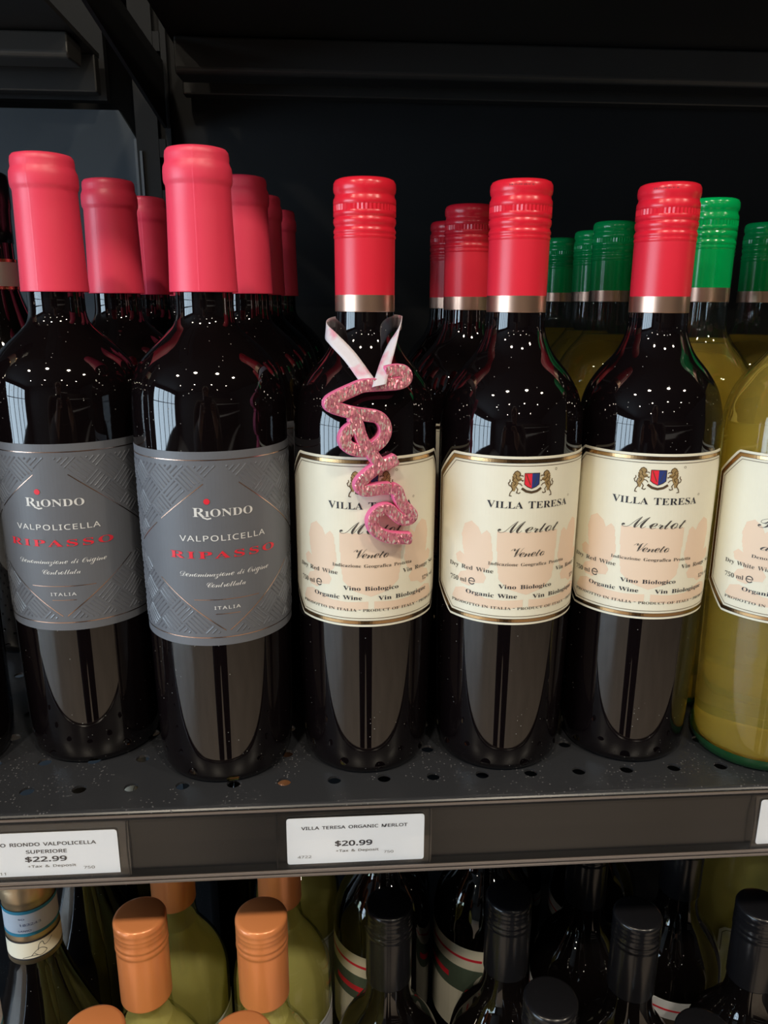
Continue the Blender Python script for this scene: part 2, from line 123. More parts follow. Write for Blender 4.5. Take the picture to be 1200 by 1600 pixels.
GLYPHS['N'] = r'''
$ 384 170,-39 170,33 98,39 42,55 42,112 100,93 170,85 170,220 112,241 73,266 49,299 42,341 50,385 76,419 117,441 170,451 170,510 213,510 213,451 278,444 331,426 313,377 266,392 213,400 213,265 287,238 313,222 331,202 343,178 347,148 338,105 312,72 269,48 213,36 213,-39/170,280 170,399 138,393 117,382 104,366 99,346 103,322 115,305 136,291/213,88 247,95 271,106 284,123 289,144 285,166 273,182 250,195 213,206
% 558 131,185 89,195 58,225 39,273 33,336 39,400 56,447 87,476 131,486 175,476 206,447 225,400 232,336 226,273 207,225 176,195/120,0 386,480 438,480 172,0/131,228 154,234 170,255 179,289 183,336 179,384 170,418 154,438 131,445 109,438 94,417 85,384 82,336 85,289 94,255 109,235/424,-7 382,3 352,33 333,81 326,144 332,208 350,255 380,284 424,294 468,284 499,255 519,208 525,144 519,81 501,33 469,3/424,36 447,42 463,63 473,97 476,144 473,191 463,225 447,245 424,252 402,245 387,225 378,191 375,144 378,97 387,63 402,42
& 491 187,-7 125,2 77,28 46,69 36,125 43,172 63,208 96,238 139,266 99,318 85,348 81,382 89,426 114,459 153,480 204,487 252,480 289,460 313,427 320,383 314,344 293,312 262,283 224,258 354,133 382,181 401,240 461,240 434,160 415,125 392,95 490,0 410,0 352,56 319,31 281,11 238,-2/188,293 245,336 258,358 262,383 258,405 246,423 227,435 202,439 177,435 156,424 143,406 138,383 142,360 151,338/189,46 229,49 263,60 314,93 175,229 118,185 103,160 97,127 104,94 122,68 151,51
' 151 57,306 44,480 107,480 94,306
+ 384 167,75 167,213 34,213 34,261 167,261 167,400 216,400 216,261 349,261 349,213 216,213 216,75
- 216 27,154 27,206 189,206 189,154
. 180 89,-9 60,1 51,15 48,36 51,57 60,71 89,81 119,71 129,57 132,36 129,15 119,1
0 384 191,-7 153,-3 121,10 93,30 72,59 43,137 33,240 37,313 49,373 69,422 99,458 140,480 191,487 229,483 262,471 289,450 312,422 341,344 351,240 347,169 335,108 314,59 284,23 243,1/191,44 237,56 268,92 286,154 291,240 286,326 268,388 237,424 191,437 145,424 115,388 98,326 92,240 98,154 115,93 145,56
1 384 181,0 181,335 181,381 183,418 164,400 142,381 91,339 60,379 189,480 238,480 238,0
2 384 32,0 32,49 158,176 219,240 257,296 266,324 269,355 263,390 246,415 219,431 185,436 152,433 123,424 69,390 38,430 102,470 141,482 185,486 245,478 291,452 320,412 330,359 326,322 314,288 271,224 207,155 107,56 107,54 349,54 349,0
3 384 162,-7 92,-1 30,19 30,75 95,51 163,43 218,49 256,68 277,98 284,138 275,176 249,202 206,217 150,222 103,222 103,273 150,273 202,279 240,298 263,326 271,363 265,394 247,417 219,432 183,437 147,434 117,425 62,396 33,437 96,471 137,483 183,486 248,478 294,453 322,415 331,367 324,324 304,290 273,267 232,253 232,250 282,237 318,214 339,179 346,136 341,97 326,62 302,33 266,11 220,-2
4 384 244,0 244,109 14,109 14,159 240,482 301,482 301,162 371,162 371,109 301,109 301,0/72,162 244,162 244,313 245,372 247,419 244,419 231,392 216,367
5 384 167,-7 97,0 42,19 42,75 101,52 167,44 215,50 253,69 277,101 285,147 278,189 257,219 219,238 165,244 122,241 83,234 54,253 72,480 312,480 312,426 122,426 111,287 142,291 185,294 251,285 302,257 335,213 346,153 334,87 299,36 242,4
7 384 91,0 288,426 30,426 30,480 351,480 351,434 156,0
8 384 193,-7 125,2 75,27 43,68 33,122 36,153 47,179 83,221 132,251 100,273 73,299 54,332 48,372 53,406 67,434 89,456 118,473 153,483 191,486 249,479 295,457 325,421 335,371 332,344 323,321 289,283 244,254 298,222 336,181 347,155 351,124 340,70 308,29 258,2/194,277 253,312 271,337 277,369 271,399 253,421 226,434 191,439 157,434 130,421 112,399 106,369 109,347 118,328 150,299/192,40 235,46 267,63 286,90 293,124 286,156 265,182 233,203 192,222 181,226 142,206 114,183 96,155 91,122 97,90 116,63 147,46
9 384 129,-7 98,-5 69,0 69,50 128,42 171,46 205,57 233,75 254,99 269,128 280,161 289,235 285,235 267,214 243,196 211,183 171,179 115,189 72,217 43,263 34,324 38,371 53,411 76,443 106,467 143,481 187,486 230,480 269,463 302,434 328,393 344,340 349,275 340,173 327,125 307,82 279,46 240,17 191,-1/184,226 214,229 240,239 261,254 276,272 286,292 289,314 278,371 264,397 244,418 218,432 187,437 149,430 119,409 99,374 92,325 98,284 115,252 143,232
A 429 0,0 187,482 242,482 428,0 366,0 308,148 118,148 61,0/138,202 290,202 236,347 230,367 221,396 214,419 203,378 193,347
C 424 261,-7 194,1 139,24 96,60 65,109 47,170 41,240 48,309 67,368 100,418 146,455 203,478 271,486 342,479 404,458 379,407 330,425 271,433 202,420 149,381 116,320 105,240 115,160 146,98 198,59 270,46 330,52 385,65 385,13 329,-2
D 490 65,0 65,480 213,480 281,473 338,453 385,419 420,374 442,315 449,244 445,187 433,138 412,96 383,61 304,15 199,0/126,52 191,52 276,64 337,99 373,159 385,242 374,326 338,383 281,417 204,428 126,428
E 373 65,0 65,480 333,480 333,426 126,426 126,277 321,277 321,224 126,224 126,53 333,53 333,0
G 489 271,-7 202,1 145,23 100,59 67,108 48,169 41,240 48,310 71,370 107,419 155,456 217,479 289,486 366,479 433,458 410,406 352,425 286,433 210,420 152,381 116,320 104,240 109,186 123,139 146,100 181,70 226,52 285,46 338,49 379,57 379,199 273,199 273,253 439,253 439,18 361,-1
I 228 27,0 27,35 83,48 83,431 27,445 27,480 200,480 200,445 144,431 144,48 200,35 200,0
L 352 65,0 65,480 126,480 126,54 335,54 335,0
M 609 65,0 65,480 154,480 302,87 305,87 455,480 544,480 544,0 484,0 484,295 486,364 489,420 486,420 326,0 277,0 119,420 116,420 120,364 121,291 121,0
N 510 65,0 65,480 135,480 391,83 394,83 392,115 390,162 389,209 389,480 445,480 445,0 375,0 118,398 116,398 119,340 121,268 121,0
O 524 263,-7 194,1 139,24 96,61 65,111 47,171 41,241 47,310 65,370 96,419 139,456 195,479 263,487 329,479 384,456 427,420 458,370 477,310 484,240 477,171 458,110 427,61 384,24 329,1/263,46 333,59 382,98 410,159 420,240 410,321 382,382 334,421 263,434 193,421 143,382 114,321 105,240 114,159 143,98 192,59
P 406 65,0 65,480 192,480 273,470 329,443 361,398 372,338 368,300 354,264 330,233 294,208 245,192 181,187 126,187 126,0/126,238 174,238 234,244 276,261 301,290 310,336 302,376 280,405 242,422 187,428 126,428
R 418 65,0 65,480 197,480 275,471 329,446 361,403 372,343 369,308 358,279 342,256 322,239 276,215 408,0 337,0 221,198 126,198 126,0/126,249 197,249 248,255 283,272 303,301 310,340 303,381 281,407 245,422 194,427 126,427
S 369 166,-7 91,-1 34,16 34,74 94,54 169,46 216,51 249,66 270,91 277,123 267,163 232,192 164,222 110,246 72,276 48,314 40,364 45,400 60,429 83,454 114,471 151,483 193,486 266,479 326,459 307,408 253,426 192,433 153,428 124,414 107,392 101,363 111,323 144,294 206,267 278,233 303,214 322,191 333,163 337,128 326,72 291,29 236,2
T 373 156,0 156,426 7,426 7,480 366,480 366,426 217,426 217,0
U 491 243,-7 164,5 107,42 72,98 60,171 60,480 121,480 121,169 129,117 152,78 191,54 246,46 303,54 341,80 363,120 370,169 370,480 430,480 430,169 425,122 410,80 384,44 348,16 301,-1
V 403 171,0 0,480 63,480 171,172 189,117 201,67 214,117 232,173 339,480 403,480 232,0
a 377 144,-7 100,0 63,19 39,52 31,100 41,148 73,183 127,206 203,215 265,217 265,238 260,277 245,301 222,314 190,318 136,310 89,291 71,335 126,357 193,366 251,359 291,337 314,300 322,245 322,0 279,0 268,51 265,51 241,25 216,7 185,-3/158,41 200,47 234,66 256,98 264,144 264,176 211,174 154,167 118,152 98,130 92,99 97,73 110,55 132,44
e 379 210,-7 162,-2 120,14 85,40 59,76 42,122 37,177 42,232 57,279 81,316 112,344 151,361 196,367 239,362 276,347 305,322 327,290 340,250 345,204 345,169 98,169 107,115 129,76 165,52 213,44 274,50 328,69 328,17 274,-1/99,216 283,216 277,257 262,290 234,311 195,318 158,312 129,291 109,259
i 173 87,420 62,429 55,441 52,457 55,474 62,486 87,495 111,486 119,474 122,457 119,441 111,429/57,0 57,360 116,360 116,0
o 406 202,-7 157,-1 117,15 84,42 58,79 42,125 37,181 48,260 82,318 135,355 204,367 250,361 290,345 324,318 349,282 365,236 370,181 359,101 325,42 271,6/203,42 251,52 283,80 303,123 309,181 303,238 283,281 251,308 203,317 155,308 123,281 104,238 98,181 104,123 123,80 156,52
p 413 57,-161 57,360 105,360 113,311 116,311 135,333 158,351 189,363 228,367 288,355 335,320 366,262 376,181 366,100 335,41 288,5 228,-7 190,-3 159,9 116,46 112,46 115,17 116,-13 116,-161/219,42 249,47 273,60 291,82 305,110 315,181 309,237 291,280 261,308 218,317 171,309 140,286 123,247 116,192 116,181 122,122 138,78 169,51
s 322 148,-7 83,-1 35,16 35,70 87,50 149,41 188,45 214,55 229,72 234,94 227,118 200,140 146,164 86,191 48,223 38,244 34,271 44,312 72,342 115,360 169,367 231,360 284,343 264,296 216,312 165,318 133,315 110,307 95,293 91,275 99,249 129,229 183,206 242,180 279,147 288,126 291,99 282,53 253,20 207,0
t 242 167,-7 115,3 94,16 77,37 65,66 62,105 62,314 11,314 11,343 62,366 86,443 121,443 121,360 225,360 225,314 121,314 121,106 125,77 137,57 155,46 177,42 205,44 228,49 228,4 201,-4
x 355 12,0 142,184 18,360 85,360 178,224 270,360 336,360 212,184 343,0 276,0 178,144 79,0
'''

# ------------------------------------------------------------------ materials
def new_mat(name):
    m = bpy.data.materials.new(name)
    m.use_nodes = True
    return m, m.node_tree, m.node_tree.nodes['Principled BSDF']
def pmat(name, col, rough=0.5, metal=0.0, spec=0.5, noise=0.0, scale=60.0, bump=0.0, bscale=300.0, coat=0.0, ior=1.5, sheen=0.0):
    m, nt, b = new_mat(name)
    b.inputs['Base Color'].default_value = (*col, 1)
    b.inputs['Roughness'].default_value = rough
    b.inputs['Metallic'].default_value = metal
    b.inputs['IOR'].default_value = ior
    b.inputs['Specular IOR Level'].default_value = spec
    b.inputs['Coat Weight'].default_value = coat
    tc = nt.nodes.new('ShaderNodeTexCoord')
    if noise:
        n = nt.nodes.new('ShaderNodeTexNoise'); n.inputs['Scale'].default_value = scale; n.inputs['Detail'].default_value = 4
        nt.links.new(tc.outputs['Object'], n.inputs['Vector'])
        r = nt.nodes.new('ShaderNodeMapRange'); r.inputs['To Min'].default_value = 1 - noise; r.inputs['To Max'].default_value = 1 + noise
        nt.links.new(n.outputs['Fac'], r.inputs['Value'])
        mx = nt.nodes.new('ShaderNodeVectorMath'); mx.operation = 'SCALE'; mx.inputs[0].default_value = col
        nt.links.new(r.outputs['Result'], mx.inputs['Scale'])
        nt.links.new(mx.outputs['Vector'], b.inputs['Base Color'])
    if bump:
        n2 = nt.nodes.new('ShaderNodeTexNoise'); n2.inputs['Scale'].default_value = bscale; n2.inputs['Detail'].default_value = 3
        nt.links.new(tc.outputs['Object'], n2.inputs['Vector'])
        bp = nt.nodes.new('ShaderNodeBump'); bp.inputs['Strength'].default_value = bump; bp.inputs['Distance'].default_value = 0.001
        nt.links.new(n2.outputs['Fac'], bp.inputs['Height'])
        nt.links.new(bp.outputs['Normal'], b.inputs['Normal'])
    return m
def dusty(name, col, rough=0.03, scale=420.0, size=0.10, keep=0.72, dust=(0.30, 0.30, 0.28), ior=1.62, wipe=True):
    """dark gloss with scattered specks of dust lying on it"""
    m, nt, b = new_mat(name)
    N, L = nt.nodes, nt.links
    tc = N.new('ShaderNodeTexCoord')
    v = N.new('ShaderNodeTexVoronoi'); v.inputs['Scale'].default_value = scale
    L.new(tc.outputs['Object'], v.inputs['Vector'])
    a = N.new('ShaderNodeMath'); a.operation = 'LESS_THAN'; a.inputs[1].default_value = size
    L.new(v.outputs['Distance'], a.inputs[0])
    sp = N.new('ShaderNodeSeparateColor'); L.new(v.outputs['Color'], sp.inputs[0])
    c = N.new('ShaderNodeMath'); c.operation = 'GREATER_THAN'; c.inputs[1].default_value = keep
    L.new(sp.outputs[0], c.inputs[0])
    n = N.new('ShaderNodeTexNoise'); n.inputs['Scale'].default_value = 25
    L.new(tc.outputs['Object'], n.inputs['Vector'])
    g = N.new('ShaderNodeMath'); g.operation = 'GREATER_THAN'; g.inputs[1].default_value = 0.5
    L.new(n.outputs['Fac'], g.inputs[0])
    mu = N.new('ShaderNodeMath'); mu.operation = 'MULTIPLY'; L.new(a.outputs[0], mu.inputs[0]); L.new(c.outputs[0], mu.inputs[1])
    m2 = N.new('ShaderNodeMath'); m2.operation = 'MULTIPLY'; L.new(mu.outputs[0], m2.inputs[0])
    if wipe: L.new(g.outputs[0], m2.inputs[1])
    else: m2.inputs[1].default_value = 1.0
    mix = N.new('ShaderNodeMix'); mix.data_type = 'RGBA'
    L.new(m2.outputs[0], mix.inputs[0])
    mix.inputs[6].default_value = (*col, 1); mix.inputs[7].default_value = (*dust, 1)
    L.new(mix.outputs[2], b.inputs['Base Color'])
    mr = N.new('ShaderNodeMapRange'); mr.inputs['To Min'].default_value = rough; mr.inputs['To Max'].default_value = 0.8
    L.new(m2.outputs[0], mr.inputs['Value']); L.new(mr.outputs[0], b.inputs['Roughness'])
    b.inputs['IOR'].default_value = ior
    return m
def clear_plastic(name, tint=(1, 1, 1), gloss=0.06, rough=0.08):
    m, nt, b = new_mat(name)
    N, L = nt.nodes, nt.links
    N.remove(b)
    t = N.new('ShaderNodeBsdfTransparent'); t.inputs[0].default_value = (*tint, 1)
    g = N.new('ShaderNodeBsdfGlossy'); g.inputs['Roughness'].default_value = rough
    mx = N.new('ShaderNodeMixShader'); mx.inputs[0].default_value = gloss
    L.new(t.outputs[0], mx.inputs[1]); L.new(g.outputs[0], mx.inputs[2])
    L.new(mx.outputs[0], N['Material Output'].inputs[0])
    return m
def wine_mat(name, col, diff, body=0.4, ior=1.34):
    """pale wine: clear refracting liquid, with light passing through it painted in as a diffuse share"""
    m, nt, b = new_mat(name)
    N, L = nt.nodes, nt.links
    b.inputs['Base Color'].default_value = (*col, 1); b.inputs['Transmission Weight'].default_value = 1
    b.inputs['Roughness'].default_value = 0.0; b.inputs['IOR'].default_value = ior
    d = N.new('ShaderNodeBsdfDiffuse'); d.inputs[0].default_value = (*diff, 1)
    tr = N.new('ShaderNodeBsdfTranslucent'); tr.inputs[0].default_value = (*diff, 1)
    m1 = N.new('ShaderNodeMixShader'); m1.inputs[0].default_value = 0.35
    L.new(d.outputs[0], m1.inputs[1]); L.new(tr.outputs[0], m1.inputs[2])
    mx = N.new('ShaderNodeMixShader'); mx.inputs[0].default_value = body  # body: diffuse colour standing in for light that crosses the wine
    L.new(b.outputs[0], mx.inputs[1]); L.new(m1.outputs[0], mx.inputs[2])
    L.new(mx.outputs[0], N['Material Output'].inputs[0])
    return m
def glass_mat(name, col, ior=1.5):
    """thin bottle wall: tinted see-through with a mirror sheen that grows at the rim"""
    m, nt, b = new_mat(name)
    N, L = nt.nodes, nt.links
    N.remove(b)
    t = N.new('ShaderNodeBsdfTransparent'); t.inputs[0].default_value = (*col, 1)
    g = N.new('ShaderNodeBsdfGlossy'); g.inputs['Roughness'].default_value = 0.02
    lw = N.new('ShaderNodeLayerWeight'); lw.inputs['Blend'].default_value = 0.5
    pw = N.new('ShaderNodeMath'); pw.operation = 'POWER'; pw.inputs[1].default_value = 4.0; L.new(lw.outputs['Facing'], pw.inputs[0])
    f = N.new('ShaderNodeMath'); f.operation = 'MULTIPLY_ADD'; f.inputs[1].default_value = 0.8; f.inputs[2].default_value = 0.045; L.new(pw.outputs[0], f.inputs[0])
    mx = N.new('ShaderNodeMixShader')
    L.new(f.outputs[0], mx.inputs[0]); L.new(t.outputs[0], mx.inputs[1]); L.new(g.outputs[0], mx.inputs[2])
    L.new(mx.outputs[0], N['Material Output'].inputs[0])
    return m
def glitter_mat(name):
    m, nt, b = new_mat(name)
    N, L = nt.nodes, nt.links
    tc = N.new('ShaderNodeTexCoord')
    mp = N.new('ShaderNodeMapping'); mp.inputs['Rotation'].default_value = (0, math.radians(28), 0); mp.inputs['Scale'].default_value = (1.0, 1.0, 0.42)
    L.new(tc.outputs['Object'], mp.inputs['Vector'])
    v = N.new('ShaderNodeTexVoronoi'); v.inputs['Scale'].default_value = 1700
    L.new(mp.outputs[0], v.inputs['Vector'])
    sp = N.new('ShaderNodeSeparateColor'); L.new(v.outputs['Color'], sp.inputs[0])
    cr = N.new('ShaderNodeValToRGB')
    e = cr.color_ramp.elements
    e[0].position = 0.0; e[0].color = (0.42, 0.09, 0.14, 1)
    e[1].position = 0.96; e[1].color = (1.0, 0.95, 0.92, 1)
    k = cr.color_ramp.elements.new(0.35); k.color = (0.66, 0.20, 0.27, 1)
    k = cr.color_ramp.elements.new(0.76); k.color = (0.80, 0.32, 0.37, 1)
    k = cr.color_ramp.elements.new(0.86); k.color = (0.95, 0.68, 0.64, 1)
    L.new(sp.outputs[0], cr.inputs[0]); L.new(cr.outputs[0], b.inputs['Base Color'])
    b.inputs['Metallic'].default_value = 0.35
    b.inputs['Roughness'].default_value = 0.28
    # every flake lies at its own tilt
    sub = N.new('ShaderNodeVectorMath'); sub.operation = 'SUBTRACT'; sub.inputs[1].default_value = (0.5, 0.5, 0.5)
    L.new(v.outputs['Color'], sub.inputs[0])
    sc = N.new('ShaderNodeVectorMath'); sc.operation = 'SCALE'; sc.inputs['Scale'].default_value = 0.9
    L.new(sub.outputs[0], sc.inputs[0])
    ge = N.new('ShaderNodeNewGeometry')
    ad = N.new('ShaderNodeVectorMath'); L.new(ge.outputs['Normal'], ad.inputs[0]); L.new(sc.outputs[0], ad.inputs[1])
    no = N.new('ShaderNodeVectorMath'); no.operation = 'NORMALIZE'; L.new(ad.outputs[0], no.inputs[0])
    L.new(no.outputs[0], b.inputs['Normal'])
    return m

M = {}
M['dark_glass'] = dusty('dark_wine_glass', (0.004, 0.0025, 0.003))
M['dark_glass_clean'] = dusty('dark_wine_glass_clean', (0.004, 0.003, 0.003), keep=0.9)
M['red_satin'] = pmat('red_satin_foil', (1.0, 0.060, 0.13), 0.42, spec=0.7, bump=0.12, bscale=90)
M['red_gloss'] = pmat('red_lacquer', (0.84, 0.018, 0.042), 0.26, spec=0.6)
M['red_skirt'] = pmat('red_satin_skirt', (0.84, 0.022, 0.050), 0.36, spec=0.6)
M['green_gloss'] = pmat('green_lacquer', (0.0, 0.43, 0.105), 0.16, spec=0.6)
M['rose_gold'] = pmat('rose_gold_foil', (0.86, 0.56, 0.42), 0.34, metal=1.0)
M['copper_cap'] = pmat('copper_lacquer', (0.88, 0.31, 0.11), 0.28, spec=0.6, metal=0.2)
M['black_cap'] = pmat('black_lacquer', (0.009, 0.009, 0.011), 0.22)
M['gold_foil'] = pmat('champagne_gold_foil', (0.58, 0.43, 0.27), 0.36, metal=0.8, noise=0.08)
M['cream_paper'] = pmat('cream_paper', (0.88, 0.84, 0.69), 0.55, noise=0.02, scale=200)
M['grey_paper'] = pmat('charcoal_paper', (0.148, 0.158, 0.184), 0.44, noise=0.04, scale=150)
M['grey_emboss'] = pmat('charcoal_embossing', (0.143, 0.153, 0.179), 0.25)
M['print_black'] = pmat('black_print', (0.022, 0.022, 0.032), 0.5)
M['print_grey'] = pmat('grey_print', (0.075, 0.062, 0.052), 0.5)
M['print_white'] = pmat('white_print', (0.82, 0.82, 0.82), 0.5)
M['print_red'] = pmat('red_print', (0.86, 0.03, 0.055), 0.4)
M['print_blue'] = pmat('blue_print', (0.022, 0.045, 0.20), 0.5)
M['print_peach'] = pmat('peach_print', (0.88, 0.68, 0.52), 0.55)
M['print_gold'] = pmat('gold_foil_print', (0.62, 0.40, 0.20), 0.22, metal=1.0)
M['print_copper'] = pmat('copper_foil_line', (0.72, 0.47, 0.36), 0.25, metal=1.0)
M['print_brown'] = pmat('brown_print', (0.10, 0.055, 0.018), 0.5)
M['print_green'] = pmat('dull_green_print', (0.10, 0.14, 0.10), 0.5)
M['lion_gold'] = pmat('old_gold_print', (0.36, 0.24, 0.10), 0.4)
M['white_paper'] = pmat('white_card', (0.90, 0.93, 0.98), 0.5)
M['teal_print'] = pmat('teal_print', (0.02, 0.25, 0.40), 0.5)
M['pale_blue_paper'] = pmat('pale_blue_paper', (0.62, 0.69, 0.80), 0.5)
M['deck'] = dusty('black_powder_coat', (0.033, 0.035, 0.041), rough=0.30, scale=520, size=0.22, keep=0.42, dust=(0.13, 0.13, 0.14), ior=1.5)
M['dark_steel'] = pmat('black_shelf_steel', (0.021, 0.020, 0.019), 0.42, noise=0.2, scale=30)
M['panel_black'] = pmat('black_back_panel', (0.008, 0.0085, 0.0095), 0.6, spec=0.3, noise=0.3, scale=14)
M['panel_lit'] = pmat('lit_back_panel', (0.050, 0.062, 0.075), 0.45, noise=0.12, scale=20)  # lighter blue-grey puts the light from the left into the panel's colour
M['glint_steel'] = pmat('glint_steel', (0.33, 0.37, 0.42), 0.3, metal=0.9)  # pale metal for the light caught along the panel and post edges
M['rail_plastic'] = pmat('smoked_rail_plastic', (0.014, 0.013, 0.013), 0.24, noise=0.35, scale=18, spec=0.6)
M['glint_bead'] = pmat('glossy_glint_bead', (0.16, 0.13, 0.115), 0.22, spec=0.7)  # lighter than the rail, to brighten its edge lines
M['clear'] = clear_plastic('clear_plastic', (1.0, 1.0, 1.0), 0.045, 0.12)
M['pane'] = clear_plastic('window_pane', (0.96, 0.98, 1.0), 0.05, 0.0)
M['glitter'] = glitter_mat('pink_glitter')
M['pink_foam'] = pmat('pink_foam', (0.87, 0.18, 0.38), 0.75)
M['ribbon'] = pmat('white_satin_ribbon', (0.78, 0.74, 0.80), 0.4, bump=0.1, bscale=900)
def stain(m):
    nt = m.node_tree; N, L = nt.nodes, nt.links; b = N['Principled BSDF']
    tc = N.new('ShaderNodeTexCoord'); n = N.new('ShaderNodeTexNoise'); n.inputs['Scale'].default_value = 95; n.inputs['Detail'].default_value = 2
    L.new(tc.outputs['Object'], n.inputs['Vector'])
    cr = N.new('ShaderNodeValToRGB'); e = cr.color_ramp.elements
    e[0].position = 0.52; e[0].color = (0.78, 0.74, 0.80, 1); e[1].position = 0.66; e[1].color = (0.80, 0.36, 0.48, 1)
    L.new(n.outputs['Fac'], cr.inputs[0]); L.new(cr.outputs[0], b.inputs['Base Color'])
stain(M['ribbon'])
M['glass_foot'] = pmat('green_glass_foot', (0.012, 0.055, 0.018), 0.06)
M['wine_yellow'] = wine_mat('pale_gold_wine', (0.95, 0.80, 0.28), (1.0, 0.72, 0.17), 0.24)
M['wine_green'] = wine_mat('pale_green_wine', (0.92, 0.90, 0.55), (1.0, 0.89, 0.40), 0.58)
M['clear_glass'] = glass_mat('clear_bottle_glass', (0.93, 0.97, 0.93))
M['green_glass'] = glass_mat('pale_green_bottle_glass', (0.92, 0.95, 0.82))
M['lamp'] = pmat('lamp_ring', (0.25, 0.25, 0.25), 0.4)

# ------------------------------------------------------------------ object helpers
def tag(o, label, cat, group=None):
    o['label'] = label; o['category'] = cat
    if group: o['group'] = group
    return o
def structure(o, label=None):
    o['kind'] = 'structure'
    if label: o['label'] = label
    return o
def empty(name, loc=(0, 0, 0), rz=0.0):
    o = bpy.data.objects.new(name, None)
    COL.objects.link(o)
    o.empty_display_size = 0.02
    o.location = loc; o.rotation_euler = (0, 0, rz)
    return o
class MB:
    def __init__(s): s.v = []; s.f = []; s.mi = []; s.mats = []
    def slot(s, m):
        if m not in s.mats: s.mats.append(m)
        return s.mats.index(m)
    def add(s, vs, fs, m):
        k = len(s.v); i = s.slot(m)
        s.v += [tuple(p) for p in vs]
        s.f += [tuple(k + a for a in q) for q in fs]
        s.mi += [i] * len(fs)
    def box(s, x0, x1, y0, y1, z0, z1, m):
        vs = [(x, y, z) for z in (z0, z1) for y in (y0, y1) for x in (x0, x1)]
        s.add(vs, [(0, 2, 3, 1), (4, 5, 7, 6), (0, 1, 5, 4), (2, 6, 7, 3), (0, 4, 6, 2), (1, 3, 7, 5)], m)
    def extrude_x(s, prof, x0, x1, m):
        """closed (y,z) outline drawn along x"""
        n = len(prof)
        vs = [(x0, y, z) for y, z in prof] + [(x1, y, z) for y, z in prof]
        s.add(vs, [(i, (i + 1) % n, n + (i + 1) % n, n + i) for i in range(n)] + [tuple(range(n))[::-1], tuple(range(n, 2 * n))], m)
    def prism(s, poly, y0, y1, m):
        """closed (x,z) outline given a depth along y"""
        n = len(poly)
        vs = [(x, y0, z) for x, z in poly] + [(x, y1, z) for x, z in poly]
        s.add(vs, [(i, (i + 1) % n, n + (i + 1) % n, n + i) for i in range(n)] + [tuple(range(n))[::-1], tuple(range(n, 2 * n))], m)
    def build(s, name, parent=None, smooth=False, bevel=0.0, recalc=True):
        me = bpy.data.meshes.new(name)
        me.from_pydata(s.v, [], s.f)
        for m in s.mats: me.materials.append(m)
        for p, i in zip(me.polygons, s.mi): p.material_index = i
        if recalc:
            bm = bmesh.new(); bm.from_mesh(me)
            bmesh.ops.recalc_face_normals(bm, faces=bm.faces)
            bm.to_mesh(me); bm.free()
        me.update()
        o = bpy.data.objects.new(name, me)
        COL.objects.link(o)
        if parent: o.parent = parent
        if smooth:
            for p in me.polygons: p.use_smooth = True
        if bevel:
            b = o.modifiers.new('bevel', 'BEVEL'); b.width = bevel; b.segments = 2; b.limit_method = 'ANGLE'
        return o
def lathe(prof, seg=64, mod=None):
    """(r,z) outline in mm spun about z; mod(i, theta) may change the radius"""
    vs, fs, rows = [], [], []
    for i, (r, z) in enumerate(prof):
        if r < 1e-6:
            rows.append([len(vs)]); vs.append((0, 0, z / 1000))
        else:
            row = []
            for k in range(seg):
                t = 2 * math.pi * k / seg
                rr = (r + (mod(i, k) if mod else 0)) / 1000
                row.append(len(vs)); vs.append((rr * math.cos(t), rr * math.sin(t), z / 1000))
            rows.append(row)
    for a, b in zip(rows, rows[1:]):
        for k in range(seg):
            k2 = (k + 1) % seg
            if len(a) == 1 and len(b) == 1: continue
            if len(a) == 1: fs.append((a[0], b[k2], b[k]))
            elif len(b) == 1: fs.append((a[k], a[k2], b[0]))
            else: fs.append((a[k], a[k2], b[k2], b[k]))
    return vs, fs
def spline(keys, n=6):
    """smooth curve through the (r,z) keys"""
    out = []
    P = [keys[0]] + list(keys) + [keys[-1]]
    for i in range(1, len(P) - 2):
        p0, p1, p2, p3 = P[i - 1], P[i], P[i + 1], P[i + 2]
        for k in range(n):
            t = k / n
            out.append(tuple(0.5 * (2 * p1[j] + (p2[j] - p0[j]) * t + (2 * p0[j] - 5 * p1[j] + 4 * p2[j] - p3[j]) * t * t
                                    + (3 * p1[j] - p0[j] - 3 * p2[j] + p3[j]) * t ** 3) for j in (0, 1)))
    out.append(keys[-1])
    return out
def rad_at(prof, z):
    best = None
    for (r0, z0), (r1, z1) in zip(prof, prof[1:]):
        if (z0 - z) * (z1 - z) <= 0 and abs(z1 - z0) > 1e-9:
            r = r0 + (r1 - r0) * (z - z0) / (z1 - z0)
            best = r if best is None else max(best, r)
    return best
def turn(name, prof, mat, parent, seg=64, mod=None):
    b = MB(); vs, fs = lathe(prof, seg, mod); b.add(vs, fs, mat)
    return b.build(name, parent, smooth=True)
def kids(o): return [c for c in COL.objects if c.parent is o]
def copy_tree(o, parent=None):
    c = o.copy(); COL.objects.link(c)
    if parent is not None: c.parent = parent
    for ch in list(o.children): copy_tree(ch, c)
    return c

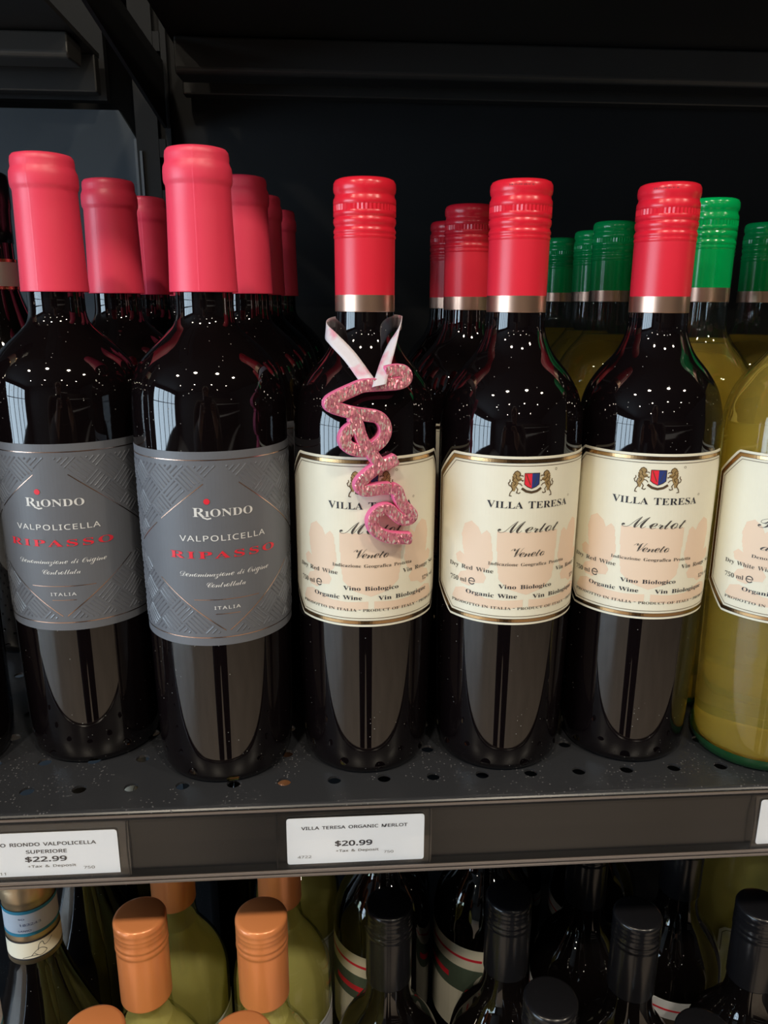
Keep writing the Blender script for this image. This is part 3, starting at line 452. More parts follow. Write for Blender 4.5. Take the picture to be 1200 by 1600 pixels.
# ------------------------------------------------------------------ lettering
GL = {}
def load_glyphs():
    for st, txt in GLYPHS.items():
        GL[st] = {}
        for line in txt.strip('\n').split('\n'):
            ch, adv, cs = line.split(' ', 2)
            GL[st][ch] = (int(adv), [[tuple(map(int, p.split(','))) for p in c.split(' ')] for c in cs.split('/')])
load_glyphs()
_i = GL['B']['i']; GL['B']['\u0131'] = (_i[0], [c for c in _i[1] if min(y for x, y in c) < 300])    # dotless i
GCACHE = {}
def glyph(st, ch, off=0.0):
    """filled outline of one character: vertices, faces (font units)"""
    key = (st, ch, off)
    if key in GCACHE: return GCACHE[key]
    cu = bpy.data.curves.new('g', 'CURVE'); cu.dimensions = '2D'; cu.fill_mode = 'BOTH'; cu.offset = off
    for c in GL[st][ch][1]:
        sp = cu.splines.new('POLY'); sp.points.add(len(c) - 1); sp.use_cyclic_u = True
        for p, (x, y) in zip(sp.points, c): p.co = (x / 1000, y / 1000, 0, 1)
    ob = bpy.data.objects.new('g', cu); COL.objects.link(ob)
    bpy.context.view_layer.update()
    me = bpy.data.meshes.new_from_object(ob.evaluated_get(bpy.context.evaluated_depsgraph_get()))
    res = ([(v.co.x, v.co.y) for v in me.vertices], [tuple(p.vertices) for p in me.polygons])
    bpy.data.objects.remove(ob); bpy.data.curves.remove(cu); bpy.data.meshes.remove(me)
    GCACHE[key] = res
    return res
CAPH = {'B': 0.676, 'N': 0.714, 'C': 0.68}
def text(st, s, left, right, base, cap, off=0.0, track=0.0, space=0.28, scales=None):
    """lay s out between left and right (mm) on the baseline, returns [(verts, faces)] in mm"""
    x = 0.0; items = []
    for i, ch in enumerate(s):
        if ch == ' ': x += space + track; continue
        k = scales[i] if scales else 1.0
        items.append((x, ch, k)); x += GL[st][ch][0] / 1000 * k + track
    W = x - track
    sx = (right - left) / W; sy = cap / CAPH[st]
    out = []
    for px, ch, k in items:
        vs, fs = glyph(st, ch, off)
        out.append(([(left + (px + vx * k) * sx, base + vy * k * sy) for vx, vy in vs], fs))
    return out

class Wrap:
    """draws flat artwork (u along, v up, in mm) round the outside of a bottle"""
    def __init__(s, prof, R0): s.mb = MB(); s.prof = prof; s.R0 = R0
    def pt(s, u, v, e):
        r = rad_at(s.prof, v) + e; t = u / s.R0
        return (r * math.sin(t) / 1000, -r * math.cos(t) / 1000, v / 1000)
    def poly(s, vs, fs, m, e): s.mb.add([s.pt(u, v, e) for u, v in vs], fs, m)
    def txt(s, m, *a, e=0.42, **k):
        for vs, fs in text(*a, **k): s.poly(vs, fs, m, e)
    def strip(s, pts, wd, m, e=0.36, closed=False, step=1.5):
        P = []
        n = len(pts)
        for i in range(n if closed else n - 1):
            a, b = pts[i], pts[(i + 1) % n]
            L = math.hypot(b[0] - a[0], b[1] - a[1]); k = max(1, int(L / step))
            for j in range(k): P.append((a[0] + (b[0] - a[0]) * j / k, a[1] + (b[1] - a[1]) * j / k))
        if not closed: P.append(pts[-1])
        n = len(P); A, B = [], []
        for i in range(n):
            p, q = (P[(i - 1) % n], P[(i + 1) % n]) if closed else (P[max(0, i - 1)], P[min(n - 1, i + 1)])
            d0 = Vector((P[i][0] - p[0], P[i][1] - p[1])); d1 = Vector((q[0] - P[i][0], q[1] - P[i][1]))
            if d0.length < 1e-9: d0 = d1
            if d1.length < 1e-9: d1 = d0
            d0.normalize(); d1.normalize()
            nn = Vector((-(d0 + d1).y, (d0 + d1).x))
            if nn.length < 1e-6: nn = Vector((-d0.y, d0.x))
            nn.normalize(); c = max(0.4, nn.dot(Vector((-d0.y, d0.x))))
            A.append((P[i][0] + nn.x * wd / 2 / c, P[i][1] + nn.y * wd / 2 / c)); B.append((P[i][0] - nn.x * wd / 2 / c, P[i][1] - nn.y * wd / 2 / c))
        fs = [(i, (i + 1) % n, n + (i + 1) % n, n + i) for i in range(n if closed else n - 1)]
        s.poly(A + B, fs, m, e)
    def fill(s, poly, m, e=0.34, du=0.5):
        """fill an outline in narrow upright strips so that it follows the curve"""
        us = [p[0] for p in poly]; u = min(us)
        while u < max(us) - 1e-6:
            u1 = min(u + du, max(us)); um = (u + u1) / 2; cr = []
            n = len(poly)
            for i in range(n):
                a, b = poly[i], poly[(i + 1) % n]
                if (a[0] - um) * (b[0] - um) < 0:
                    sl = (b[1] - a[1]) / (b[0] - a[0]); cr.append((a[1] + sl * (um - a[0]), sl))
            cr.sort()
            for (v0, s0), (v1, s1) in zip(cr[::2], cr[1::2]):
                h = (u1 - u) / 2; lim = lambda q: max(-1.5, min(1.5, q))
                s.poly([(u, v0 - lim(s0) * h), (u1, v0 + lim(s0) * h), (u1, v1 + lim(s1) * h), (u, v1 - lim(s1) * h)], [(0, 1, 2, 3)], m, e)
            u = u1
    def paper(s, hw, v0, v1, ch, m, e=0.22, du=2.0, nv=8):
        n = int(2 * hw / du) + 1; rows = []
        for i in range(n + 1):
            u = -hw + 2 * hw * i / n
            c = max(0.0, ch - (hw - abs(u)))
            rows.append([(u, v0 + c + (v1 - v0 - 2 * c) * j / nv) for j in range(nv + 1)])
        vs = [p for r in rows for p in r]
        s.poly(vs, [(i * (nv + 1) + j, (i + 1) * (nv + 1) + j, (i + 1) * (nv + 1) + j + 1, i * (nv + 1) + j + 1) for i in range(n) for j in range(nv)], m, e)
        # the paper's edge, down to the glass
        B = [r[0] for r in rows] + [r[-1] for r in rows[::-1]]; k = len(B)
        s.mb.add([s.pt(u, v, e) for u, v in B] + [s.pt(u, v, 0.02) for u, v in B], [(i, (i + 1) % k, k + (i + 1) % k, k + i) for i in range(k)], m)
def octo(hw, v0, v1, c): return [(-hw + c, v0), (hw - c, v0), (hw, v0 + c), (hw, v1 - c), (hw - c, v1), (-hw + c, v1), (-hw, v1 - c), (-hw, v0 + c)]

# ------------------------------------------------------------------ the shop
X0, X1, Y0, Y1 = -4.6, 4.6, -6.0, 0.62
m_floor = pmat('floor_boards', (0.70, 0.58, 0.48), 0.30, noise=0.25, scale=3)
m_wall = pmat('shop_wall', (0.05, 0.047, 0.045), 0.7, noise=0.1, scale=2)
m_ceil = pmat('dark_ceiling', (0.03, 0.03, 0.03), 0.8, noise=0.2, scale=2)
def room_box(name, *a, m=m_wall):
    b = MB(); b.box(*a, m); return structure(b.build(name))
room_box('floor', X0, X1, Y0, Y1, FLOOR - 0.1, FLOOR, m=m_floor)
room_box('ceiling', X0, X1, Y0, Y1, CEIL, CEIL + 0.1, m=m_ceil)
room_box('wall_back', X0, X1, Y1, Y1 + 0.1, FLOOR, CEIL)
room_box('wall_front', X0, X1, Y0 - 0.1, Y0, FLOOR, CEIL)
room_box('wall_right', X1, X1 + 0.1, Y0 - 0.1, Y1 + 0.1, FLOOR, CEIL)
WY0, WY1, WZ0, WZ1 = -5.0, -0.9, -0.85, 1.35
b = MB()
b.box(X0 - 0.1, X0, Y0 - 0.1, WY0, FLOOR, CEIL, m_wall); b.box(X0 - 0.1, X0, WY1, Y1 + 0.1, FLOOR, CEIL, m_wall)
b.box(X0 - 0.1, X0, WY0, WY1, FLOOR, WZ0, m_wall); b.box(X0 - 0.1, X0, WY0, WY1, WZ1, CEIL, m_wall)
structure(b.build('wall_left'))
fr = MB()
for k in range(6):
    y = WY0 + (WY1 - WY0) * k / 5
    fr.box(X0 - 0.08, X0 + 0.0, y - 0.03, y + 0.03, WZ0, WZ1, M['dark_steel'])
for z in (WZ0 + 0.03, 0.35, WZ1 - 0.03):
    fr.box(X0 - 0.07, X0 - 0.01, WY0, WY1, z - 0.03, z + 0.03, M['dark_steel'])
win = structure(fr.build('window_1'))
g = MB(); g.box(X0 - 0.045, X0 - 0.04, WY0, WY1, WZ0, WZ1, M['pane']); g.build('pane', win)
# ceiling downlights
lm = MB(); vs, fs = lathe([(0, 34), (70, 34), (92, 30), (92, 0), (78, 0), (78, 26), (0, 26)], 32); lm.add(vs, fs, M['lamp'])
proto = None
for x, y, dia, pw in LAMPS:
    if proto is None:
        proto = lm.build('downlight', smooth=True); o = proto
    else:
        o = proto.copy(); COL.objects.link(o)
    o.location = (x, y, CEIL - 0.034)
    tag(o, 'round black downlight in the dark ceiling over the aisle', 'light', 'ceiling downlights')
    area('downlight_lamp', (x, y, CEIL - 0.012), dia, pw, (1.0, 0.88, 0.70), (0, 0, 0))

# the shelving unit across the aisle, mirrored in the glass
og = MB(); mo = pmat('aisle_shelving', (0.05, 0.045, 0.04), 0.5)
og.box(0.25, 3.9, -3.75, -3.70, FLOOR, 0.75, mo); og.box(0.25, 3.9, -3.75, -3.2, FLOOR, FLOOR + 0.12, mo)
ou = og.build('aisle_shelving'); tag(ou, 'dark shelving unit across the aisle, mirrored in the bottles', 'shelving')
for z in (-0.55, -0.12, 0.31):
    s_ = MB(); s_.box(0.25, 3.9, -3.70, -3.24, z - 0.02, z, mo); so = s_.build('shelf_board', ou)
    r_ = MB(); r_.box(0.25, 3.9, -3.24, -3.232, z - 0.035, z + 0.004, M['white_paper']); r_.build('price_strip', so)

# ------------------------------------------------------------------ the shelving
YB = 0.40
SH0, SH1 = -0.66, 0.95
HP = 0.0269; HX = -0.1619; HY = -0.0525; HR = 0.0037
def deck_mesh():
    b = MB(); m = M['deck']; seg = 16
    i0 = math.floor((SH0 + 0.02 - HX) / HP); i1 = math.ceil((SH1 - 0.02 - HX) / HP); j1 = 16
    xa, xb = HX + (i0 - 0.5) * HP, HX + (i1 + 0.5) * HP
    ya, yb = HY - HP / 2, HY + (j1 + 0.5) * HP
    # unit cell: a square of sheet with a round hole punched through it
    ring = [(HR * math.cos(2 * math.pi * k / seg + math.pi / 4), HR * math.sin(2 * math.pi * k / seg + math.pi / 4)) for k in range(seg)]
    sq = []
    for k in range(seg):
        a = 2 * math.pi * k / seg + math.pi / 4; c, s_ = math.cos(a), math.sin(a); q = HP / 2 / max(abs(c), abs(s_))
        sq.append((c * q, s_ * q))
    for i in range(i0, i1 + 1):
        for j in range(j1 + 1):
            cx, cy = HX + i * HP, HY + j * HP
            vs = [(cx + x, cy + y, 0) for x, y in ring] + [(cx + x, cy + y, 0) for x, y in sq] + [(cx + x, cy + y, -0.0014) for x, y in ring] \
                + [(cx + x * 1.12, cy + y * 1.12, -0.0) for x, y in ring]
            fs = []
            for k in range(seg):
                k2 = (k + 1) % seg
                fs.append((k, seg + k, seg + k2, k2)); fs.append((k, k2, 2 * seg + k2, 2 * seg + k))
            b.add(vs, fs, m)
    b.box(xa, xb, yb, YB - 0.004, -0.0014, 0, m)
    return b, xa, xb, ya
dk, xa, xb, ya = deck_mesh()
sh = dk.build('shelf', recalc=False)
tag(sh, 'black perforated steel shelf under the red-capped wine bottles', 'shelf')
EY = -0.0733
b = MB()
# nose of the deck, rounded over into the front lip
arc = [(EY + 0.003 - 0.003 * math.sin(a), -0.003 + 0.003 * math.cos(a)) for a in [k * math.pi / 10 for k in range(6)]]
b.extrude_x([(ya, 0)] + arc + [(EY, -0.034), (EY + 0.002, -0.036), (EY + 0.006, -0.036), (EY + 0.006, -0.0335), (EY + 0.002, -0.0335), (EY + 0.002, -0.0024), (ya, -0.0014)], xa, xb, M['deck'])
b.build('front_lip', sh)
b = MB()
for y in (0.02, 0.16, 0.30): b.extrude_x([(y, -0.0016), (y + 0.035, -0.0016), (y + 0.03, -0.022), (y + 0.005, -0.022)], xa, xb, M['dark_steel'])
b.build('stiffener', sh)
# price rail clipped to the lip
b = MB()
b.extrude_x([(EY - 0.0002, -0.0012), (EY - 0.0030, -0.0006), (EY - 0.0034, -0.0022), (EY - 0.0012, -0.0036), (EY - 0.0010, -0.018), (EY - 0.0014, -0.0335),
             (EY - 0.0052, -0.0352), (EY - 0.0054, -0.0366), (EY - 0.0044, -0.0372), (EY - 0.0046, -0.0382), (EY - 0.0034, -0.0392), (EY - 0.0002, -0.0372)], xa, xb, M['rail_plastic'])
rail = b.build('price_rail')
for cy, cz, cr, k in ((EY - 0.0050, -0.0358, 0.0009, 1), (EY - 0.0046, -0.0384, 0.0009, 1), (EY - 0.0024, -0.0010, 0.0008, 1)):
    rb = MB(); rb.extrude_x([(cy + cr * math.cos(a), cz + cr * math.sin(a)) for a in [q * math.pi / 5 for q in range(10)]], xa, xb, M['glint_bead'])  # thin tubes added so the rail edges show bright lines of light
    rb.build('glint_bead', rail, smooth=False)
tag(rail, 'long smoked plastic price rail along the shelf front edge', 'price rail')
def holder(x0, x1, label):
    b = MB()
    y = EY - 0.0020
    b.extrude_x([(y - 0.0006, -0.0034), (y - 0.0022, -0.018), (y - 0.0020, -0.0348), (y - 0.0016, -0.0348), (y - 0.0018, -0.018), (y - 0.0002, -0.0034)], x0, x1, M['clear'])
    h = b.build('tag_holder')
    tag(h, label, 'tag holder', 'clear tag holders on the rail')
    for x in (x0, x1 - 0.0012):
        e = MB(); e.extrude_x([(y - 0.0010, -0.0034), (y - 0.0026, -0.018), (y - 0.0024, -0.0348), (y - 0.0022, -0.0348), (y - 0.0023, -0.018), (y - 0.0008, -0.0034)], x, x + 0.0005, M['rail_plastic'])
        e.build('holder_edge', h)
holder(-0.185, -0.1045, 'clear plastic sleeve around the price tag reading $22.99')
holder(-0.0306, 0.0495, 'clear plastic sleeve around the price tag reading $20.99')
holder(0.2225, 0.3025, 'clear plastic sleeve at the right end of the rail, cut by the frame')
def price_tag(x0, x1, z0, z1, lines, label):
    b = MB(); r = 0.0016; pts = []
    for cx, cz, a0 in ((x1 - r, z1 - r, 0), (x0 + r, z1 - r, 90), (x0 + r, z0 + r, 180), (x1 - r, z0 + r, 270)):
        for k in range(5):
            a = math.radians(a0 + 22.5 * k); pts.append((cx + r * math.cos(a), cz + r * math.sin(a)))
    y = EY - 0.0019
    b.prism(pts, y - 0.0003, y, M['white_paper'])
    for st, s, l, r_, base, cap, off, m in lines:
        for vs, fs in text(st, s, l, r_, base, cap, off):
            b.add([(x0 + u / 1000, y - 0.00042, z1 - v / 1000) for u, v in [(u, -v) for u, v in vs]], [f for f in fs], m)
    o = b.build('price_tag', recalc=False)
    tag(o, label, 'price tag', 'white price tags on the rail')
PB, PG = M['print_black'], M['print_grey']
price_tag(-0.1815, -0.1105, -0.0352, -0.0084, [
    ('N', 'SO RIONDO VALPOLICELLA', 11.0, 60.2, -7.6, 2.9, 0.012, PB), ('N', 'SUPERIORE', 25.2, 45.6, -12.0, 2.9, 0.012, PB),
    ('N', '$22.99', 24.2, 45.2, -16.9, 4.2, 0.02, PB), ('N', '+Tax & Deposit', 25.2, 49.3, -20.4, 2.1, 0.005, PG),
    ('N', '750', 52.7, 58.5, -22.3, 2.3, 0.0, PG), ('N', '3211', 7.3, 14.7, -24.2, 2.2, 0.0, PG)], 'white price tag reading $22.99 under the charcoal-labelled bottles')
price_tag(-0.0254, 0.0458, -0.0340, -0.0064, [
    ('N', 'VILLA TERESA ORGANIC MERLOT', 7.6, 62.4, -6.8, 2.7, 0.010, PB), ('N', '$20.99', 24.5, 44.3, -17.2, 4.4, 0.02, PB),
    ('N', '+Tax & Deposit', 25.0, 47.5, -20.9, 2.1, 0.005, PG), ('N', '750', 50.0, 55.3, -22.6, 2.1, 0.0, PG), ('N', '4722', 5.2, 12.6, -23.9, 2.3, 0.0, PG)],
    'white price tag reading $20.99 under the ornament bottle')
price_tag(0.2268, 0.2980, -0.0340, -0.0064, [], 'white price tag at the right edge, only its left end in view')

# back panels, upright post and the shelf above
b = MB(); b.box(-0.150, 1.05, YB, YB + 0.012, FLOOR + 0.1, 0.95, M['panel_black'])
tag(b.build('back_panel'), 'black steel back panel behind the cream-labelled bottles', 'back panel')
b = MB(); b.prism([(-1.2, FLOOR + 0.1), (-0.1812, FLOOR + 0.1), (-0.1812, 0.3986), (-0.1953, 0.4221), (-1.2, 0.4221)], YB, YB + 0.012, M['panel_lit'])
bp = b.build('back_panel'); tag(bp, 'back panel with a clipped top corner, coloured lighter as if lit, behind the left red capsules', 'back panel')
b = MB(); b.box(-0.1822, -0.1796, YB - 0.004, YB + 0.012, 0.02, 0.397, M['glint_steel']); b.build('edge_glint', bp)  # bar added to draw the light-catching edge of the panel
b = MB(); b.prism([(-1.2, 0.43), (-0.205, 0.43), (-0.205, 0.95), (-1.2, 0.95)], YB, YB + 0.012, M['panel_black'])
tag(b.build('back_panel'), 'black back panel above the lighter one at the upper left', 'back panel')
b = MB(); m = M['dark_steel']
m = M['panel_black']
b.box(-0.1785, -0.158, YB - 0.010, YB + 0.03, FLOOR, 1.0, m)
b.box(-0.158, -0.151, YB - 0.002, YB + 0.03, FLOOR, 1.0, m)
for k in range(22): b.box(-0.1575, -0.1515, YB - 0.0105, YB - 0.002, 0.02 + k * 0.045, 0.02 + k * 0.045 + 0.016, m)
b.box(-0.151, -0.146, YB - 0.010, YB + 0.03, FLOOR, 1.0, m)
up = b.build('upright_post'); tag(up, 'black slotted upright post between the two shelving bays', 'upright post')
b = MB(); b.box(-0.1758, -0.1735, YB - 0.0125, YB - 0.010, 0.02, 0.385, M['glint_steel']); b.build('edge_glint', up)  # same for the post: its lit edge made as a bright bar
def upper(x0, x1, fx0, fx1, label, zf=(0.4315, 0.4602), fm=None):
    m = M['dark_steel']
    b = MB(); b.box(x0, x1, -0.10, YB - 0.012, 0.462, 0.466, m)
    b.box(x0, x1, -0.10, -0.097, 0.466, 0.500, m)
    o = b.build('upper_shelf'); tag(o, label, 'shelf')
    c = MB(); z0, z1 = zf
    c.extrude_x([(0.31, z1), (0.3085, z0 + 0.004), (0.311, z0), (0.345, z0 + 0.002), (0.350, z1)], fx0, fx1, fm or m); c.build('stiffener', o, bevel=0.0015)
    c = MB(); c.box(x0, x1, 0.372, 0.386, 0.4305, 0.462, m); c.build('rear_flange', o, bevel=0.0015)
upper(-0.130, 0.95, -0.125, 0.95, 'black steel shelf overhead spanning the right bay, seen from below')
upper(-1.20, -0.206, -1.20, -0.2105, 'black steel shelf overhead in the left bay, ending beside the upright', zf=(0.4410, 0.4610), fm=pmat('lit_black_steel', (0.045, 0.043, 0.040), 0.36))  # stiffener in a lighter copy of the shelf steel, its brighter light painted in
b = MB(); b.prism([(-0.1520, 0.405), (-0.1490, 0.405), (-0.1490, 0.4615), (-0.1520, 0.4615)], -0.06, YB - 0.012, M['panel_black'])
br = b.build('shelf_bracket')
for v in br.data.vertices:
    if v.co.z < 0.41 and v.co.y < 0.2: v.co.z = 0.452
tag(br, 'black bracket blade under the overhead shelf, beside the upright', 'bracket')
LOW = -0.403
b = MB(); b.box(-1.2, 0.95, -0.235, YB - 0.004, LOW - 0.004, LOW, M['deck']); b.box(-1.2, 0.95, -0.238, -0.235, LOW - 0.05, LOW, M['deck'])
tag(b.build('lower_shelf'), 'black shelf below, carrying the copper-capped and black-capped bottles', 'shelf')

# ------------------------------------------------------------------ bottle kinds
# outlines in mm: (radius, height)
VTB = [(0, 3.5), (18, 3.5), (26, 1.0), (30, 0), (33.2, 1.6), (34.8, 5.5)] + spline([(35.4, 14), (35.9, 35), (36.6, 70), (37.0, 100), (37.2, 140), (37.3, 172), (37.2, 185), (36.5, 194), (33.4, 205.4), (27.9, 214.6), (20.5, 223.4), (17.0, 229.8), (15.2, 235.6), (14.7, 243)]) + [(14.5, 250), (14.2, 300), (0, 300)]
VTG = [(r, z) for r, z in VTB if 5 < z < 251]
RIB = [(0, 3.5), (18, 3.5), (27, 1.0), (31, 0), (34.4, 1.6), (36.0, 5.5)] + spline([(36.8, 15), (37.3, 40), (38.0, 90), (38.4, 140), (38.6, 180), (38.6, 198), (37.9, 207), (36.2, 213.9), (32.6, 220.6), (26.6, 227.2), (19.6, 233.6), (15.6, 238), (14.1, 243), (13.9, 250)]) + [(13.7, 256), (13.5, 312), (0, 312)]
RIG = [(r, z) for r, z in RIB if 5 < z < 257]
def screw_cap(parent, top, zg, mat, skirt, band, full=True, knurl=True, seg=96):
    """lacquered screw cap with beads, knurled ring and a plain skirt; top and zg in mm"""
    d = top - 306.0
    P = [(0, 306), (12.8, 306), (14.3, 305.3), (15.1, 303.9), (15.3, 301.6), (15.1, 300.0), (14.5, 298.9), (14.7, 297.7), (15.25, 296.6), (15.35, 295.2), (15.3, 294.3)]
    k0 = len(P)
    P += [(15.3, 294.0), (15.3, 291.3)]
    P += [(15.35, 290.9), (15.35, 289.0), (14.9, 288.6), (14.9, 288.2), (15.3, 287.8), (15.4, 286.2), (15.05, 285.0), (14.6, 284.1), (15.0, 283.1), (15.35, 282.3),
          (15.3, 281.3), (14.9, 280.7), (15.25, 280.0), (15.25, 279.2), (14.95, 278.4)]
    P = [(r, z + d) for r, z in P]
    mod = (lambda i, k: -0.42 if (i in (k0, k0 + 1) and k % 2) else 0.0) if knurl else None
    c = turn('screw_cap', P, mat, parent, seg, mod)
    for f in c.data.polygons:
        if P[k0 + 1][1] < f.center.z * 1000 < P[k0][1]: f.use_smooth = False
    turn('skirt', [(14.95, 278.4 + d), (14.9, zg + 8.0)], skirt, c, seg)
    if band: turn('foil_band', [(14.95, zg + 8.0), (14.95, zg + 4.0), (14.93, zg + 0.3), (14.93, zg + 0.12), (14.8, zg), (14.5, zg)], band, c, seg)
    return c

def lions(W, x, z, s):
    """one lion of the crest, facing the shield (s = 1 on the left, -1 on the right)"""
    q = lambda pts: [(x + s * a, z + b_) for a, b_ in pts]
    G, B = M['lion_gold'], M['print_brown']
    W.fill(q([(-9.6, 5.2), (-8.6, 6.6), (-7.4, 6.8), (-6.3, 5.6), (-6.4, 3.8), (-5.2, 3.2), (-5.4, 2.2), (-6.8, 1.6), (-7.0, 0.2), (-8.0, -1.4), (-8.4, -3.4), (-9.6, -3.2), (-10.2, -1.2), (-9.6, 0.6), (-9.9, 3.0)]), G, e=0.36, du=0.3)
    for p in ([(-9.4, 5.0), (-8.6, 6.4), (-7.6, 6.9), (-6.4, 6.2), (-6.0, 5.2), (-6.6, 4.4), (-5.0, 4.6), (-4.6, 4.0)],
              [(-9.8, 4.2), (-9.0, 3.2), (-9.6, 2.2), (-8.6, 1.2)], [(-8.6, 5.4), (-7.8, 4.4), (-8.2, 3.4), (-7.2, 2.6)],
              [(-7.4, 2.2), (-5.8, 2.6), (-4.8, 1.8), (-4.6, 2.4)], [(-7.2, 0.8), (-5.8, 0.4), (-5.0, -0.6)],
              [(-9.8, 1.4), (-10.4, -0.6), (-9.4, -2.4), (-10.6, -4.2), (-10.9, -5.6), (-9.8, -5.8)],
              [(-8.0, -1.0), (-7.0, -2.4), (-7.6, -4.0), (-6.4, -4.4), (-5.8, -3.8)],
              [(-10.0, -1.0), (-11.2, -0.4), (-11.6, 0.8), (-10.8, 1.6), (-11.0, 2.6)], [(-9.0, -0.6), (-8.0, 0.6), (-8.2, 1.6)]):
        W.strip(q(p), 0.42, B, e=0.40, step=0.8)
def front_label(kind):
    """cream organic wine label: gilt frame, crest, script names and small print"""
    W = Wrap(VTG, 37.0)
    hw, v0, v1 = 56.0, 88.7, 176.9
    W.paper(hw, v0, v1, 13.0, M['cream_paper'])
    W.strip(octo(hw - 2.1, v0 + 2.3, v1 - 2.3, 12.2), 1.9, M['print_gold'], closed=True)
    W.strip(octo(hw - 1.15, v0 + 1.35, v1 - 1.35, 12.6), 0.2, M['print_black'], closed=True, e=0.38)
    W.strip(octo(hw - 3.05, v0 + 3.25, v1 - 3.25, 11.8), 0.2, M['print_black'], closed=True, e=0.38)
    W.strip(octo(hw - 4.4, v0 + 4.6, v1 - 4.6, 11.2), 0.28, M['print_brown'], closed=True)
    # peach ghost of the crest behind the small print
    P = M['print_peach']
    W.fill([(-16, 138.6), (16, 138.6), (15.6, 122), (14.2, 113), (9, 108.2), (0, 105.2), (-9, 108.2), (-14.2, 113), (-15.6, 122)], P, e=0.26)
    for s in (-1, 1):
        W.fill([(s * a, c) for a, c in [(-33.5, 140.6), (-29.5, 142.6), (-25.6, 139.8), (-24.0, 136.4), (-21.2, 138.8), (-19.2, 137), (-18.4, 131), (-17.6, 124), (-19.4, 119), (-22.6, 116.4), (-20.6, 113.6), (-22, 110.4), (-27, 109.6),
                                       (-30, 107.4), (-34.6, 108), (-37.2, 111), (-35.4, 114.2), (-31.8, 115.4), (-33.6, 118.4), (-37.8, 119.2), (-38.8, 123), (-36.2, 125.2), (-33.4, 124), (-34.6, 129), (-35.2, 135)]], P, e=0.26)
        W.fill([(s * a, c) for a, c in [(-41, 99.4), (-38.6, 104.6), (-33.4, 106.2), (-28, 105.0), (-21, 102.4), (-12, 102.0), (-1.5, 102.6), (-1.5, 98.6), (-12, 97.2), (-22, 97.4), (-31, 98.6), (-37, 97.2)]], P, e=0.26)
    # crest
    W.fill([(-4.0, 168.7), (-0.3, 168.7), (-0.3, 161.0), (-2.6, 162.0), (-4.0, 163.2)], M['print_red'], du=0.3)
    W.fill([(-0.3, 168.7), (3.4, 168.7), (3.4, 163.2), (2.0, 162.0), (-0.3, 161.0)], M['print_blue'], du=0.3)
    W.strip([(-4.0, 168.7), (3.4, 168.7), (3.4, 163.2), (2.0, 162.0), (-0.3, 161.0), (-2.6, 162.0), (-4.0, 163.2)], 0.3, M['print_gold'], closed=True, e=0.42, step=0.8)
    W.strip([(-3.2, 168.2), (-1.0, 162.8)], 0.35, M['print_brown'], e=0.42)
    W.strip([(2.6, 168.2), (0.7, 162.8)], 0.3, M['print_grey'], e=0.42)
    W.strip([(-5.2, 161.2), (-3.0, 159.7), (-0.3, 159.1), (2.4, 159.7), (4.6, 161.2)], 1.25, M['print_brown'], e=0.38, step=0.8)
    W.strip([(-4.6, 161.0), (-2.8, 159.9), (-0.3, 159.4), (2.2, 159.9), (4.0, 161.0)], 0.3, M['print_grey'], e=0.42, step=0.8)
    lions(W, -0.1, 163.0, 1); lions(W, -0.5, 163.0, -1)
    W.strip([(12.6 + 0.55 * math.cos(t), 170.2 + 0.55 * math.sin(t)) for t in [k * math.pi / 5 for k in range(10)]], 0.16, M['print_brown'], closed=True, step=0.5)
    W.strip([(22.7 + 0.5 * math.cos(t), 155.6 + 0.5 * math.sin(t)) for t in [k * math.pi / 5 for k in range(10)]], 0.14, M['print_brown'], closed=True, step=0.5)
    K, Y = M['print_black'], M['print_grey']
    thin = -0.004
    vt = 'VILLA TERESA'
    W.txt(K, 'B', vt, -21.7, 21.6, 150.9, 5.1, off=-0.004, scales=[1.06 if i in (0, 6) else 1.0 for i in range(12)])
    if kind == 'red':
        W.txt(Y, 'C', 'Merlot', -15.8, 16.4, 138.3, 7.6, track=-0.06, scales=[1.12, 1, 1, 1, 1, 1])
        W.txt(Y, 'C', 'Veneto', -9.9, 9.2, 125.8, 5.9, track=-0.08, scales=[1.3, 1, 1, 1, 1, 1])
        W.txt(Y, 'B', 'Indicazione Geografica Protetta', -20.0, 22.2, 120.8, 2.5, off=thin)
        W.txt(Y, 'B', 'Dry Red Wine', -43.3, -17.0, 116.4, 3.2, off=thin)
        W.txt(Y, 'B', 'Vin Rouge Sec', 16.8, 43.0, 116.4, 3.2, off=thin)
        W.txt(K, 'B', 'Vino Biologico', -14.2, 14.4, 108.5, 3.2, off=-0.002)
    else:
        W.txt(Y, 'C', 'Pinot Grigio', -29.0, 30.0, 139.2, 8.4, track=-0.06)
        W.txt(Y, 'C', 'delle Venezie', -25.6, 25.6, 127.4, 6.6, track=-0.08)
        W.txt(Y, 'B', 'Denominazione di Origine Controllata', -29.0, 30.0, 122.4, 2.5, off=thin)
        W.txt(Y, 'B', 'Dry White Wine', -43.3, -17.0, 116.4, 3.2, off=thin)
        W.txt(Y, 'B', 'Vin Blanc Sec', 16.8, 43.0, 116.4, 3.2, off=thin)
        W.txt(K, 'B', 'Vino Biologico', -14.2, 14.4, 108.5, 3.2, off=-0.002)
    W.txt(Y, 'B', '750', -42.6, -36.6, 108.8, 3.5, off=-0.003)
    W.txt(Y, 'B', 'ml', -35.6, -31.4, 109.1, 3.6, off=thin)
    W.strip([(-28.4 + 1.7 * math.cos(t), 110.4 + 1.7 * math.sin(t)) for t in [math.radians(a) for a in range(0, 331, 30)]], 0.55, Y, step=0.6)
    W.strip([(-30.0, 110.4), (-26.8, 110.4)], 0.4, Y, step=0.6)
